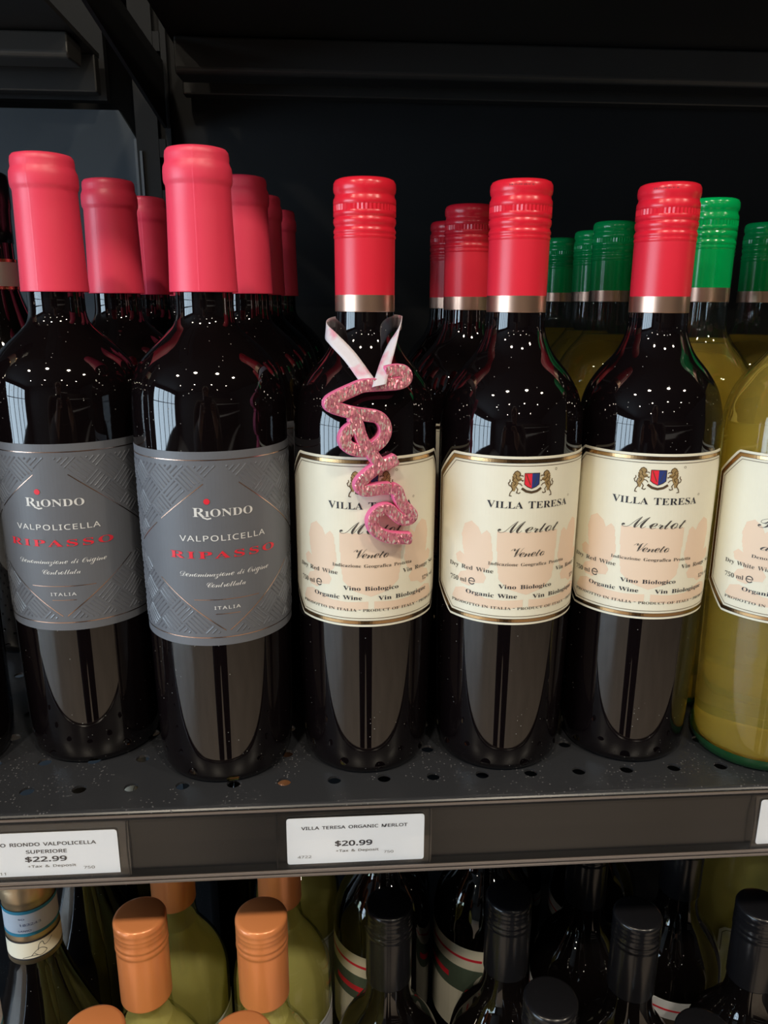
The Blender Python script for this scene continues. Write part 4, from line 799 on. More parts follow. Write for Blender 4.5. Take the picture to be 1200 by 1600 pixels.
    W.txt(Y, 'B', '12', 30.6, 34.2, 109.0, 3.2, off=thin); W.txt(Y, 'N', '%', 34.6, 37.6, 109.0, 3.0); W.txt(Y, 'B', 'vol', 38.6, 43.0, 109.0, 3.2, off=thin)
    W.txt(K, 'B', 'Organic Wine', -31.8, -4.6, 103.4, 3.2, off=-0.002)
    W.txt(K, 'B', 'Vin Biologique', 3.5, 34.2, 103.2, 3.2, off=-0.002)
    x = -41.0
    for part, wd in (('PRODOTTO', 17.4), ('IN', 3.6), ('ITALIA', 10.4), ('-', 1.0), ('PRODUCT', 14.0), ('OF', 4.4), ('ITALY', 9.0), ('-', 1.0), ('PRODUIT', 12.6), ("D'ITALIE", 12.6)):
        if part == '-': W.strip([(x, 98.0), (x + 1.0, 98.0)], 0.25, Y)
        elif "'" in part:
            W.txt(Y, 'B', 'D', x, x + 1.7, 97.1, 2.1, off=thin); W.strip([(x + 2.2, 99.0), (x + 2.0, 98.2)], 0.3, Y); W.txt(Y, 'B', 'ITALIE', x + 2.7, x + wd, 97.1, 2.1, off=thin)
        else: W.txt(Y, 'B', part, x, x + wd, 97.1, 2.1, off=thin)
        x += wd + 1.05
    return W.mb
VT_RED = front_label('red'); VT_WHITE = front_label('white')
def cap_print(parent, top):
    """faint black lettering stamped on the rim of the cap"""
    b = MB()
    for vs, fs in text('N', 'INVERSA', -11.0, 1.5, 0.0, 1.5, 0.0):
        P = []
        for u, v in vs:
            t = u / 15.1; P.append((0.01522 * math.sin(t), -0.01522 * math.cos(t), (top - 3.9 + v) / 1000))
        b.add(P, fs, M['print_black'])
    return b.build('cap_print', parent, recalc=False)
def make_red():
    r = empty('wine_bottle')
    turn('glass', VTB, M['dark_glass'], r, 96)
    VT_RED.build('front_label', r, recalc=False)
    screw_cap(r, 306.0, 244.3, M['red_gloss'], M['red_skirt'], M['rose_gold'])
    return r
def make_white():
    r = empty('wine_bottle')
    fillz = 226.0
    turn('glass', [(x, z) for x, z in VTB if z < 299], M['clear_glass'], r, 64)
    w_ = [(x - 2.1, z + (3.6 if z < 6 else 0)) for x, z in VTB if z < fillz and x > 19]
    rt = rad_at(VTG, fillz) - 2.1
    turn('wine', [(0, w_[0][1])] + w_ + [(rt, fillz), (0, fillz)], M['wine_yellow'], r, 64)
    VT_WHITE.build('front_label', r, recalc=False)
    turn('base_ring', [(30, 0.05), (33.3, 1.5), (34.9, 5.4), (35.3, 8.0)], M['glass_foot'], r, 64)
    W = Wrap(VTG, 37.0); W.paper(40.0, 92.0, 182.0, 3.0, M['cream_paper'], du=4)
    bl = W.mb.build('back_label', r, recalc=False); bl.rotation_euler = (0, 0, math.pi)
    screw_cap(r, 306.5, 249.8, M['green_gloss'], M['green_gloss'], M['rose_gold'])
    return r
RI_V0, RI_V1 = 82.0, 180.9
def ripasso_label():
    W = Wrap(RIG, 38.1)
    hw = 60.0
    W.paper(hw, RI_V0, RI_V1, 0.0, M['grey_paper'], du=2.0)
    # embossed herringbone outside the diamond
    cu, cv, A, Bv = 0.0, 130.7, 52.0, 41.5
    E_ = M['grey_emboss']; p = 10.5; n = 5
    inside = lambda u, v: abs(u - cu) / (A + 1.5) + abs(v - cv) / (Bv + 1.5) < 1 or abs(u) > hw - 1.0 or v > RI_V1 - 6.5 or v < RI_V0 + 6.5
    c45 = math.sqrt(0.5)
    for i in range(-14, 15):
        for j in range(-14, 15):
            for k in range(n):
                t = (k + 0.5) / n * p
                seg = ([(i * p + 0.5, j * p + t), (i * p + p - 0.5, j * p + t)] if (i + j) % 2 else [(i * p + t, j * p + 0.5), (i * p + t, j * p + p - 0.5)])
                q = [(cu + (a - b_) * c45, cv + (a + b_) * c45) for a, b_ in seg]
                S = 9; run = []
                for s_ in range(S + 1):
                    pt = (q[0][0] + (q[1][0] - q[0][0]) * s_ / S, q[0][1] + (q[1][1] - q[0][1]) * s_ / S)
                    if inside(*pt) or s_ == S:
                        if s_ == S and not inside(*pt): run.append(pt)
                        if len(run) > 1:
                            # a ridge with a sloping back and front
                            d = Vector((run[-1][0] - run[0][0], run[-1][1] - run[0][1])).normalized(); nx, ny = -d.y * 0.55, d.x * 0.55
                            a0, a1 = run[0], run[-1]
                            vs = [W.pt(a0[0] + nx, a0[1] + ny, 0.23), W.pt(a0[0], a0[1], 0.50), W.pt(a0[0] - nx, a0[1] - ny, 0.23), W.pt(a1[0] + nx, a1[1] + ny, 0.23), W.pt(a1[0], a1[1], 0.50), W.pt(a1[0] - nx, a1[1] - ny, 0.23)]
                            W.mb.add(vs, [(0, 3, 4, 1), (1, 4, 5, 2)], E_)
                        run = []
                    else: run.append(pt)
    C_ = M['print_copper']
    for v in (176.9, 86.4): W.strip([(-hw, v), (hw, v)], 0.45, C_)
    dm = lambda t0, t1, sx, sy: W.strip([(sx * A * t, cv + sy * Bv * (1 - t)) for t in (t0, t1)], 0.42, C_)
    dm(0.16, 0.60, -1, 1); dm(0.16, 0.95, 1, 1); dm(0.02, 0.66, -1, -1); dm(0.02, 0.72, 1, -1); dm(0.66, 0.95, -1, 1)
    T, Rd = M['print_white'], M['print_red']
    W.txt(T, 'B', 'R\u0131ONDO', -14.2, 15.0, 149.4, 5.5, off=-0.002, scales=[1.2, 1.12, 1, 1, 1, 1])
    W.strip([(-10.4, 151.0), (-9.2, 149.0), (-7.2, 148.2), (-5.4, 148.6)], 0.7, T, step=0.6)
    W.fill([(-7.15 + 1.45 * math.cos(t), 156.9 + 1.45 * math.sin(t)) for t in [k * math.pi / 10 for k in range(20)]], Rd, e=0.46, du=0.25)
    W.txt(T, 'N', 'VALPOLICELLA', -21.2, 21.3, 137.1, 4.2, off=0.005, track=0.05)
    W.txt(Rd, 'B', 'RIPASSO', -27.2, 27.8, 128.3, 5.2, track=0.07, e=0.48)
    W.txt(T, 'C', 'Denominazione di Origine', -22.8, 23.2, 119.0, 4.2, off=0.0, track=-0.06)
    W.txt(T, 'C', 'Controllata', -9.9, 9.9, 113.3, 4.2, off=0.0, track=-0.06)
    W.strip([(-16.0, 106.7), (16.6, 106.7)], 0.32, C_)
    W.txt(T, 'N', 'ITALIA', -6.4, 6.5, 101.5, 2.5, off=0.006, track=0.1)
    W.strip([(-5.8, 99.0), (6.4, 99.0)], 0.3, C_)
    return W.mb
RIL = ripasso_label()
RICAP = [(0, 318), (11.8, 318), (13.8, 317.5), (14.7, 316.4), (15.0, 314.4), (14.95, 312.0), (15.3, 310.9), (15.9, 309.6), (16.15, 307.4), (16.15, 304.2), (15.9, 302.6), (15.35, 301.6), (15.2, 300.4), (15.4, 290), (15.75, 277), (16.1, 264), (16.45, 255), (16.48, 253.8), (16.48, 253.5), (16.3, 253.2), (16.0, 253.2)]
def make_ripasso():
    r = empty('wine_bottle')
    turn('glass', RIB, M['dark_glass'], r, 96)
    RIL.build('front_label', r, recalc=False)
    c = turn('capsule', RICAP, M['red_satin'], r, 80)
    b = MB(); b.box(-0.0003, 0.0002, -0.0002, 0.0002, 0.0, 0.0005, M['red_satin'])
    # the overlap seam running down the foil
    P = [(x, z) for x, z in RICAP if 253 < z < 317.6]; t0 = -0.22
    vs = []
    for x, z in P:
        for t, e in ((t0 - 0.012, 0.02), (t0, 0.10), (t0 + 0.05, 0.02)): vs.append(((x + e) / 1000 * math.sin(t), -(x + e) / 1000 * math.cos(t), z / 1000))
    s = MB(); s.add(vs, [(3 * i + k, 3 * i + k + 1, 3 * i + k + 4, 3 * i + k + 3) for i in range(len(P) - 1) for k in (0, 1)], M['red_satin'])
    s.build('foil_seam', c, smooth=True)
    return r

def place(proto, used, x, y, z, rz, label, group):
    o = proto if not used else copy_tree(proto)
    o.location = (x, y, z); o.rotation_euler = (0, 0, rz)
    tag(o, label, 'wine bottle', group)
    return o
# charcoal label bottles, two files
ri = make_ripasso()
G1 = 'charcoal-labelled red wine bottles on the shelf'
for k, (x, y, u, lab) in enumerate([
    (-0.1400, 0.0054, 0.8, 'dark wine bottle with charcoal label and red capsule, front one at the far left'),
    (-0.0611, -0.0180, 8.8, 'dark wine bottle with charcoal label and red capsule, beside the ornament bottle'),
    (-0.1300, 0.0870, -6, 'red-capsuled bottle second in the far left file, right behind the front bottle'),
    (-0.1280, 0.1680, 12, 'red-capsuled bottle third in the far left file, in front of the upright post'),
    (-0.1370, 0.3160, 3, 'red-capsuled bottle last in the far left file, only a sliver of capsule showing'),
    (-0.0500, 0.0670, -4, 'red-capsuled bottle second behind the tall capsule left of the ornament'),
    (-0.0470, 0.1500, 10, 'red-capsuled bottle third behind the tall capsule, a narrow strip in view'),
    (-0.0410, 0.2380, 2, 'red-capsuled bottle farthest back of its file, small, against the black panel')]):
    place(ri, k > 0, x, y, 0, u / 38.1, lab, G1)
# cream label red wine
vt = make_red()
G2 = 'cream-labelled red wine bottles with red screw caps'
first_caps = []
for k, (x, y, u, lab) in enumerate([
    (0.0181, -0.0154, 1.3, 'cream-labelled red wine bottle wearing the pink glitter ornament'),
    (0.0948, -0.0175, 3.5, 'cream-labelled red wine bottle just right of the ornament bottle'),
    (0.1705, -0.0145, -7.0, 'cream-labelled red wine bottle beside the white wine with green cap'),
    (0.0870, 0.0820, 2, 'red screw-capped bottle second in its file, behind the bottle right of the ornament'),
    (0.0910, 0.1840, -5, 'red screw-capped bottle third in its file, mostly hidden, against the black panel')]):
    o = place(vt, k > 0, x, y, 0, u / 37.0, lab, G2)
    if k in (1, 2): first_caps.append(o)
for o in first_caps:
    c = [q for q in o.children if q.name.startswith('screw_cap')][0]
    cap_print(c, 306.0)
# white wine with green caps
wh = make_white()
G3 = 'white wine bottles with green screw caps'
for k, (x, y, u, lab) in enumerate([
    (0.2455, -0.0290, -4.3, 'white wine bottle with cream label at the right edge, its cap out of frame'),
    (0.2210, 0.0440, 5, 'white wine bottle with the largest green cap, right of the last red cap'),
    (0.2560, 0.1120, 0, 'white wine bottle third in the file, behind the largest green cap'),
    (0.2110, 0.1740, 8, 'green-capped bottle seen just left of the right red cap, nearest of three small caps'),
    (0.2210, 0.2515, -3, 'green-capped bottle in the middle of the three small caps'),
    (0.2160, 0.3285, 4, 'green-capped bottle farthest left and smallest of the green caps'),
    (0.3030, 0.0500, 6, 'green-capped bottle cut by the right edge of the frame'),
    (0.3250, 0.1700, 0, 'green-capped bottle in the far right file behind the cut one')]):
    place(wh, k > 0, x, y, 0, u / 37.0, lab, G3)
# the tall dark bottle at the far left with a banded neck
def make_banded():
    r = empty('wine_bottle')
    P = [(0, 3), (20, 3), (30, 0), (34.5, 2), (36.5, 8)] + spline([(37, 20), (37.2, 150), (37.2, 190), (35.5, 205), (30, 221), (22, 238), (17, 252), (15.6, 262), (15.2, 300)]) + [(14.6, 322), (0, 322)]
    turn('glass', P, M['dark_glass_clean'], r, 64)
    turn('capsule', [(0, 330), (14.5, 330), (16.2, 328.6), (16.6, 325), (16.6, 309), (16.0, 307), (15.7, 300), (15.7, 286), (15.4, 286)], M['black_cap'], r, 64)
    n = turn('neck_label', [(16.35, 256.6), (16.35, 275.0)], M['cream_paper'], r, 64)
    turn('gilt_edge', [(16.45, 256.0), (16.45, 258.0)], M['print_gold'], n, 64); turn('gilt_edge', [(16.45, 273.6), (16.45, 275.6)], M['print_gold'], n, 64)
    return r
bd = make_banded()
place(bd, False, -0.2285, 0.150, 0, 0, 'dark bottle with a cream neck band, cut by the left edge behind the red capsules', 'dark bottles with a cream neck band')
place(bd, True, -0.2215, -0.012, 0, 0, 'dark bottle at the lower left corner of the shelf, only its black flank in view', 'dark bottles with a cream neck band')

# ------------------------------------------------------------------ the pink word ornament
ORN_Y = -0.0154 - 0.0375 - 0.0075
orn_y = lambda x, z: ORN_Y + 0.04 * (z - 0.137) + 0.2 * (x - 0.02)
loop = [(26.2, 217.3), (30.5, 218.2), (34.1, 218.0), (35.9, 216.2), (35.6, 213.8), (32.7, 212.4), (27.6, 212.0), (21.1, 211.8), (15.4, 211.4), (10.5, 209.6), (4.8, 207.2), (1.0, 205.2), (0.0, 203.5), (1.6, 202.1), (6.2, 200.5), (11.8, 198.9), (17.5, 197.9), (22.6, 196.8), (25.5, 193.8), (26.2, 189.9), (24.8, 186.3), (21.9, 183.6), (18.2, 181.6), (13.9, 181.4), (9.6, 182.7), (7.1, 185.3), (7.1, 188.5), (9.3, 191.3), (12.5, 192.9)]
diag = [(10.4, 197.6), (12.9, 193.6), (13.9, 189.7), (15.5, 185.7), (18.2, 181.6), (21.5, 177.1), (24.1, 174.0)]
vee = [(32.0, 176.6), (28.1, 174.9), (23.3, 173.3), (18.9, 170.3), (15.3, 167.2), (13.8, 164.7), (15.2, 162.4), (18.9, 161.9), (24.1, 162.4), (29.3, 162.3)]
ee = [(29.3, 162.3), (31.9, 161.0), (33.0, 158.0), (34.6, 154.1), (37.6, 150.9), (39.5, 148.1), (37.7, 146.3), (33.9, 146.9), (30.8, 149.4), (28.2, 151.9), (24.8, 152.1), (21.5, 150.1), (19.8, 146.8), (20.7, 143.0), (24.1, 139.7), (29.4, 137.7), (35.5, 136.9), (39.3, 136.6)]
def stroke(b, pts, wd, lift=0.0):
    P = spline(pts, 4); n = len(P)
    wd = wd / 1000; hw = wd / 2
    #  across the stroke: (offset, depth behind the face)
    sec = [(-1.0, 5.2), (-1.0, 1.0), (-0.88, 0.25), (-0.6, 0.0), (0.6, 0.0), (0.88, 0.25), (1.0, 1.0), (1.0, 5.2)]
    nrm = Vector((-0.2, 1.0, -0.04)).normalized()       # pointing back, into the bottle
    rows = []
    for i in range(n):
        a, c = P[max(0, i - 1)], P[min(n - 1, i + 1)]
        d = Vector((c[0] - a[0], c[1] - a[1])).normalized(); nx, nz = -d.y, d.x
        x, z = P[i][0] / 1000, P[i][1] / 1000
        end = 0.72 if i in (0, n - 1) else 1.0
        row = []
        for o, dp in sec:
            px, pz = x + nx * hw * o * end, z + nz * hw * o * end
            q = Vector((px, orn_y(px, pz), pz)) + nrm * (dp / 1000 - lift / 1000)
            row.append(q)
        rows.append(row)
    k = len(sec); vs = [q for r in rows for q in r]
    face, side = [], []
    for i in range(n - 1):
        for j in range(k - 1):
            f = (i * k + j, (i + 1) * k + j, (i + 1) * k + j + 1, i * k + j + 1)
            (face if 2 <= j <= 4 else side).append(f)
        side.append((i * k + k - 1, (i + 1) * k + k - 1, (i + 1) * k, i * k))
    side.append(tuple(range(k))); side.append(tuple(range((n - 1) * k, n * k))[::-1])
    s0 = len(b.v); b.add(vs, face, M['glitter'])
    idx = b.slot(M['pink_foam']); b.f += [tuple(s0 + a for a in f) for f in side]; b.mi += [idx] * len(side)
orn = empty('hanging_ornament', (0.0, 0.0, 0.0))
b = MB()
stroke(b, loop, 6.1); stroke(b, diag, 5.8, 0.15); stroke(b, vee, 5.9, -0.1); stroke(b, ee, 5.9, 0.1)
b.build('word', orn, smooth=False, recalc=True)
tag(orn, "pink glitter foam word ornament hung by a ribbon on a red wine bottle's neck", 'ornament')
# ribbon: up from the ornament, round the back of the neck and down again
NX, NY = 0.0181, -0.0154
rib = [((0.0185, -0.0545, 0.2122), (0.72, 0.25, 0.55)), ((0.0162, -0.0525, 0.2152), (0.80, 0.25, 0.55)), ((0.0095, -0.0440, 0.2240), (0.85, 0.2, 0.45)), ((0.0020, -0.0350, 0.2315), (0.55, 0.35, 0.75)), ((-0.0015, -0.0260, 0.2352), (0.15, 0.2, 0.97)),
       ((0.0000, -0.0120, 0.2375), (0, 0, 1)), ((0.0065, -0.0030, 0.2388), (0, 0, 1)), ((0.0181, 0.0010, 0.2392), (0, 0, 1)), ((0.0300, -0.0030, 0.2395), (0, 0, 1)), ((0.0362, -0.0140, 0.2392), (0, 0, 1)),
       ((0.0350, -0.0270, 0.2380), (0.25, 0.0, 0.97)), ((0.0318, -0.0370, 0.2340), (0.62, -0.2, 0.75)), ((0.0280, -0.0450, 0.2255), (0.88, -0.15, 0.44)), ((0.0245, -0.0545, 0.2170), (0.95, 0.0, 0.30)), ((0.0226, -0.0592, 0.2118), (0.97, 0, 0.2))]
def ribbon(keys, hw):
    K = 8; C, D = [], []
    n = len(keys)
    cr = lambda a, b_, c, d, t: 0.5 * (2 * b_ + (c - a) * t + (2 * a - 5 * b_ + 4 * c - d) * t * t + (3 * b_ - a - 3 * c + d) * t ** 3)
    for i in range(n - 1):
        q = [Vector(keys[max(0, min(n - 1, i + o))][0]) for o in (-1, 0, 1, 2)]; h = [Vector(keys[max(0, min(n - 1, i + o))][1]) for o in (-1, 0, 1, 2)]
        for k in range(K):
            C.append(cr(*q, k / K)); D.append(cr(*h, k / K).normalized())
    C.append(Vector(keys[-1][0])); D.append(Vector(keys[-1][1]).normalized())
    b = MB(); vs = []
    for c, d in zip(C, D):
        for s in (-1, -0.5, 0, 0.5, 1): vs.append(c + d * hw * s)
    b.add(vs, [(5 * i + j, 5 * i + j + 1, 5 * i + j + 6, 5 * i + j + 5) for i in range(len(C) - 1) for j in range(4)], M['ribbon'])
    return b
ro = ribbon(rib, 0.0033).build('ribbon', orn, smooth=True, recalc=False)
sd = ro.modifiers.new('thickness', 'SOLIDIFY'); sd.thickness = 0.0003; sd.offset = 0
ro['label'] = 'white satin ribbon with pink stains'

# ------------------------------------------------------------------ bottles on the shelf below
def generic(H, cap_mat, glass, wine=None, capl=57.0, R=37.0, seg=64, name='wine_bottle'):
    """Bordeaux bottle of height H mm with a long plain-topped screw cap"""
    r = empty(name)
    s = H - 306.0
    P = [(0, 3.5), (18, 3.5), (26, 1.0), (30, 0), (33.2, 1.6), (34.8, 5.5)] + spline([(35.4, 14), (36, 35), (36.8, 90), (37.0, 140 + s * 0.8), (37.0, 178 + s), (36.6, 187 + s), (34.8, 197 + s), (30.5, 208 + s), (23.5, 219 + s), (17.5, 228 + s), (14.8, 238 + s), (14.2, 250 + s)]) + [(14.0, 292 + s), (0, 292 + s)]
    P = [(x - (37.0 - R) * min(1.0, max(0.0, (x - 15) / 15)), z) for x, z in P]
    G = [(x, z) for x, z in P if 5 < z < 290 + s]
    if wine:
        turn('glass', [(x, z) for x, z in P if z < 291 + s], glass, r, seg)
        fz = 232 + s
        w_ = [(x - 2.1, z + (3.6 if z < 6 else 0)) for x, z in P if z < fz and x > 16]
        turn('wine', [(0, w_[0][1])] + w_ + [(rad_at(G, fz) - 2.1, fz), (0, fz)], wine, r, seg)
    else: turn('glass', P, glass, r, seg)
    T = H
    C_ = [(0, T), (13.0, T), (14.6, T - 0.6), (15.25, T - 2.0), (15.3, T - 4.0), (14.9, T - 5.2), (15.2, T - 6.4), (15.2, T - 7.6), (14.8, T - 8.6), (15.2, T - 9.8)]
    k0 = len(C_)
    C_ += [(15.2, T - 10.2), (15.2, T - 13.2), (15.25, T - 13.6), (15.25, T - 15.4), (14.8, T - 16.0), (15.2, T - 16.8), (15.4, T - 18.2), (15.2, T - 19.6), (14.8, T - 20.4), (15.0, T - 21.2), (15.0, T - capl + 0.8), (15.0, T - capl + 0.3), (14.9, T - capl), (14.5, T - capl)]
    turn('screw_cap', C_, cap_mat, r, 96, lambda i, k: -0.28 if (i in (k0, k0 + 1) and k % 2) else 0.0)
    return r, G, s
# copper caps, pale wine
cop, CG, cs = generic(305.0, M['copper_cap'], M['green_glass'], M['wine_green'], R=35.2)
W = Wrap(CG, 35.2); W.paper(46.0, 78.0, 160.0, 4.0, M['white_paper'], du=4)
W.strip(octo(43.5, 80.5, 157.5, 3.0), 0.5, M['print_grey'], closed=True)
W.mb.build('front_label', cop, recalc=False)
G4 = 'white wine bottles with copper screw caps'
for k, (x, y, rz, lab) in enumerate([
    (-0.1157, -0.0336, 0.5, 'copper-capped white wine below the rail, left of the two whole caps'),
    (-0.0446, -0.0381, 0.5, 'copper-capped white wine below the rail, right of the two whole caps'),
    (-0.1210, -0.1080, 0.4, 'copper-capped bottle at the bottom edge, left one, only the cap top in view'),
    (-0.0475, -0.1160, 0.4, 'copper-capped bottle at the bottom edge, right one, only the cap top in view'),
    (-0.1140, 0.0430, 0.6, 'copper-capped white wine standing behind the left whole cap, its top behind the rail'),
    (-0.0400, 0.0390, 0.6, 'copper-capped white wine standing behind the right whole cap, its top behind the rail'),
    (-0.0330, 0.1190, 0.6, 'pale green wine bottle third in the copper-capped file, its cap hidden by the rail'),
    (0.3480, 0.0150, 0.6, 'olive wine bottle under the shelf at the far right edge'),
    (0.3360, 0.1120, 0.6, 'olive wine bottle standing behind the rightmost black caps')]):
    o = cop if k == 0 else copy_tree(cop)
    o.location = (x, y, LOW); o.rotation_euler = (0, 0, rz); tag(o, lab, 'wine bottle', G4)
# black caps, dark wine
blk, BG, bs = generic(278.0, M['black_cap'], M['dark_glass_clean'])
W = Wrap(BG, 37.0); W.paper(44.0, 84.0, 150.0, 2.0, M['white_paper'], du=4)
W.fill([(-44, 112), (44, 112), (44, 134), (-44, 134)], M['print_grey'], du=4); W.strip([(-40, 142), (40, 142)], 1.6, M['print_red'])
W.mb.build('front_label', blk, recalc=False)
G5 = 'dark wine bottles with black screw caps'
for k, (x, y, rz, lab) in enumerate([
    (0.0335, -0.0040, -0.9, 'black-capped dark wine below the $20.99 tag, leftmost of the black caps'),
    (0.1127, -0.0018, -0.9, 'black-capped dark wine below the rail, second black cap from the left'),
    (0.1911, -0.0222, -0.9, 'black-capped dark wine below the rail, third black cap from the left'),
    (0.2736, -0.0204, -0.9, 'black-capped dark wine at the lower right edge of the frame'),
    (0.1184, -0.0800, -0.9, 'black-capped bottle at the bottom edge, in front of the second black cap'),
    (0.1949, -0.1056, -0.9, 'black-capped bottle at the bottom edge, in front of the third black cap'),
    (0.1860, 0.0560, -0.9, 'black-capped bottle just under the rail, behind the third black cap'),
    (0.2610, 0.0600, -0.9, 'black-capped bottle just under the rail, behind the lower right one'),
    (0.0450, 0.1550, -0.9, 'dark bottle deep under the shelf behind the white label'),
    (0.1450, 0.1520, -0.9, 'dark bottle deep under the shelf between the black-capped files'),
    (0.2250, 0.1400, -0.9, 'dark bottle deep under the shelf behind the right black caps')]):
    o = blk if k == 0 else copy_tree(blk)
    o.location = (x, y, LOW); o.rotation_euler = (0, 0, rz); tag(o, lab, 'wine bottle', G5)
# taller dark bottles with high white labels in the second row
tall, TG, ts = generic(322.0, M['black_cap'], M['dark_glass_clean'])
W = Wrap(TG, 37.0); W.paper(50.0, 112.0, 190.0, 3.0, M['cream_paper'], du=4)
W.fill([(-46, 150), (46, 150), (46, 172), (-46, 172)], M['print_green'], du=4)
W.strip([(-40, 181), (40, 181)], 2.2, M['print_red']); W.strip([(-14, 160), (14, 160)], 5.0, M['print_red'])
W.mb.build('front_label', tall, recalc=False)
for k, (x, y, rz, lab) in enumerate([
    (0.0345, 0.0740, -0.80, 'dark wine with a cream and green label, standing behind the leftmost black cap'),
    (0.1125, 0.0765, -1.25, 'dark wine with a pale label edge, standing behind the second black cap')]):
    o = tall if k == 0 else copy_tree(tall)
    o.location = (x, y, LOW); o.rotation_euler = (0, 0, rz); tag(o, lab, 'wine bottle', 'tall dark bottles in the second row below')
# champagne-gold capsules with paper bands
def make_gold():
    r = empty('wine_bottle'); T = 320.0
    P = [(0, 3), (20, 3), (30, 0), (34.5, 2), (36.5, 8)] + spline([(37, 20), (37.2, 150), (37.0, 178), (34.5, 194), (28, 213), (20.5, 236), (16.5, 252), (15.2, 262), (14.8, 290)]) + [(14.2, T - 4), (0, T - 4)]
    turn('glass', P, M['dark_glass_clean'], r, 64)
    c = turn('capsule', [(0, T), (13.6, T), (15.2, T - 1.2), (15.9, T - 4), (15.5, T - 6), (15.9, T - 7.6), (16.1, T - 14), (15.7, T - 16.4), (15.3, T - 17.2), (15.5, T - 40), (15.8, T - 59), (15.4, T - 59)], M['gold_foil'], r, 80)
    q = turn('tax_band', [(15.62, T - 38.2), (15.55, T - 21.2)], M['pale_blue_paper'], c, 80)
    for z in (T - 37.4, T - 21.6): turn('band_edge', [(15.72, z - 1.1), (15.72, z + 1.1)], M['teal_print'], q, 80)
    b = MB()
    for s, base, cap, l, rr in (('183243', -31.0, 2.4, -3, 10), ('ANNO', -35.2, 1.9, -4, 4), ('SO', -26.6, 1.6, -3, 1)):
        for vs, fs in text('N', s if s != 'ANNO' else 'SANIO', l, rr, T + base, cap):
            b.add([(0.01570 * math.sin(u / 15.6), -0.01570 * math.cos(u / 15.6), v / 1000) for u, v in vs], fs, M['print_blue'])
    b.build('band_print', q, recalc=False)
    n = turn('neck_band', [(15.85, T - 55.0), (15.75, T - 43.0)], M['cream_paper'], c, 80)
    for z in (T - 55.2, T - 42.8): turn('band_edge', [(15.92, z - 0.5), (15.92, z + 0.5)], M['print_black'], n, 80)
    Wn = Wrap([(15.7, T - 60), (15.7, T - 38)], 15.7)
    for p in ([(2, -53), (5, -50), (8, -49), (11, -52), (7, -54), (4, -51.6)], [(6, -50), (7, -46), (9, -45), (10, -48), (13, -47), (15, -45)], [(-3, -54), (2, -53), (6, -53.4)]):
        Wn.strip([(a, T + c_) for a, c_ in spline(p, 4)], 0.35, M['print_black'], e=0.25, step=0.6)
    Wn.mb.build('signature', n, recalc=False)
    return r
gd = make_gold()
G6 = 'dark bottles with champagne-gold capsules'
for k, (x, y, rz, lab) in enumerate([
    (-0.1895, -0.0060, 0.1, 'gold-capsuled dark bottle with pale blue band, under the $22.99 tag'),
    (-0.1935, -0.0830, 0.5, 'gold-capsuled dark bottle cut by the lower left corner of the frame'),
    (-0.1850, 0.0720, 0.1, 'dark bottle behind the gold-capsuled one, hidden above by the rail'),
    (-0.1700, 0.1500, 0.1, 'dark bottle deep under the shelf at the lower left'),
    (-0.0820, 0.2050, 0.1, 'dark bottle deep between the two copper-capped files')]):
    o = gd if k == 0 else copy_tree(gd)
    o.location = (x, y, LOW); o.rotation_euler = (0, 0, rz); tag(o, lab, 'wine bottle', G6)

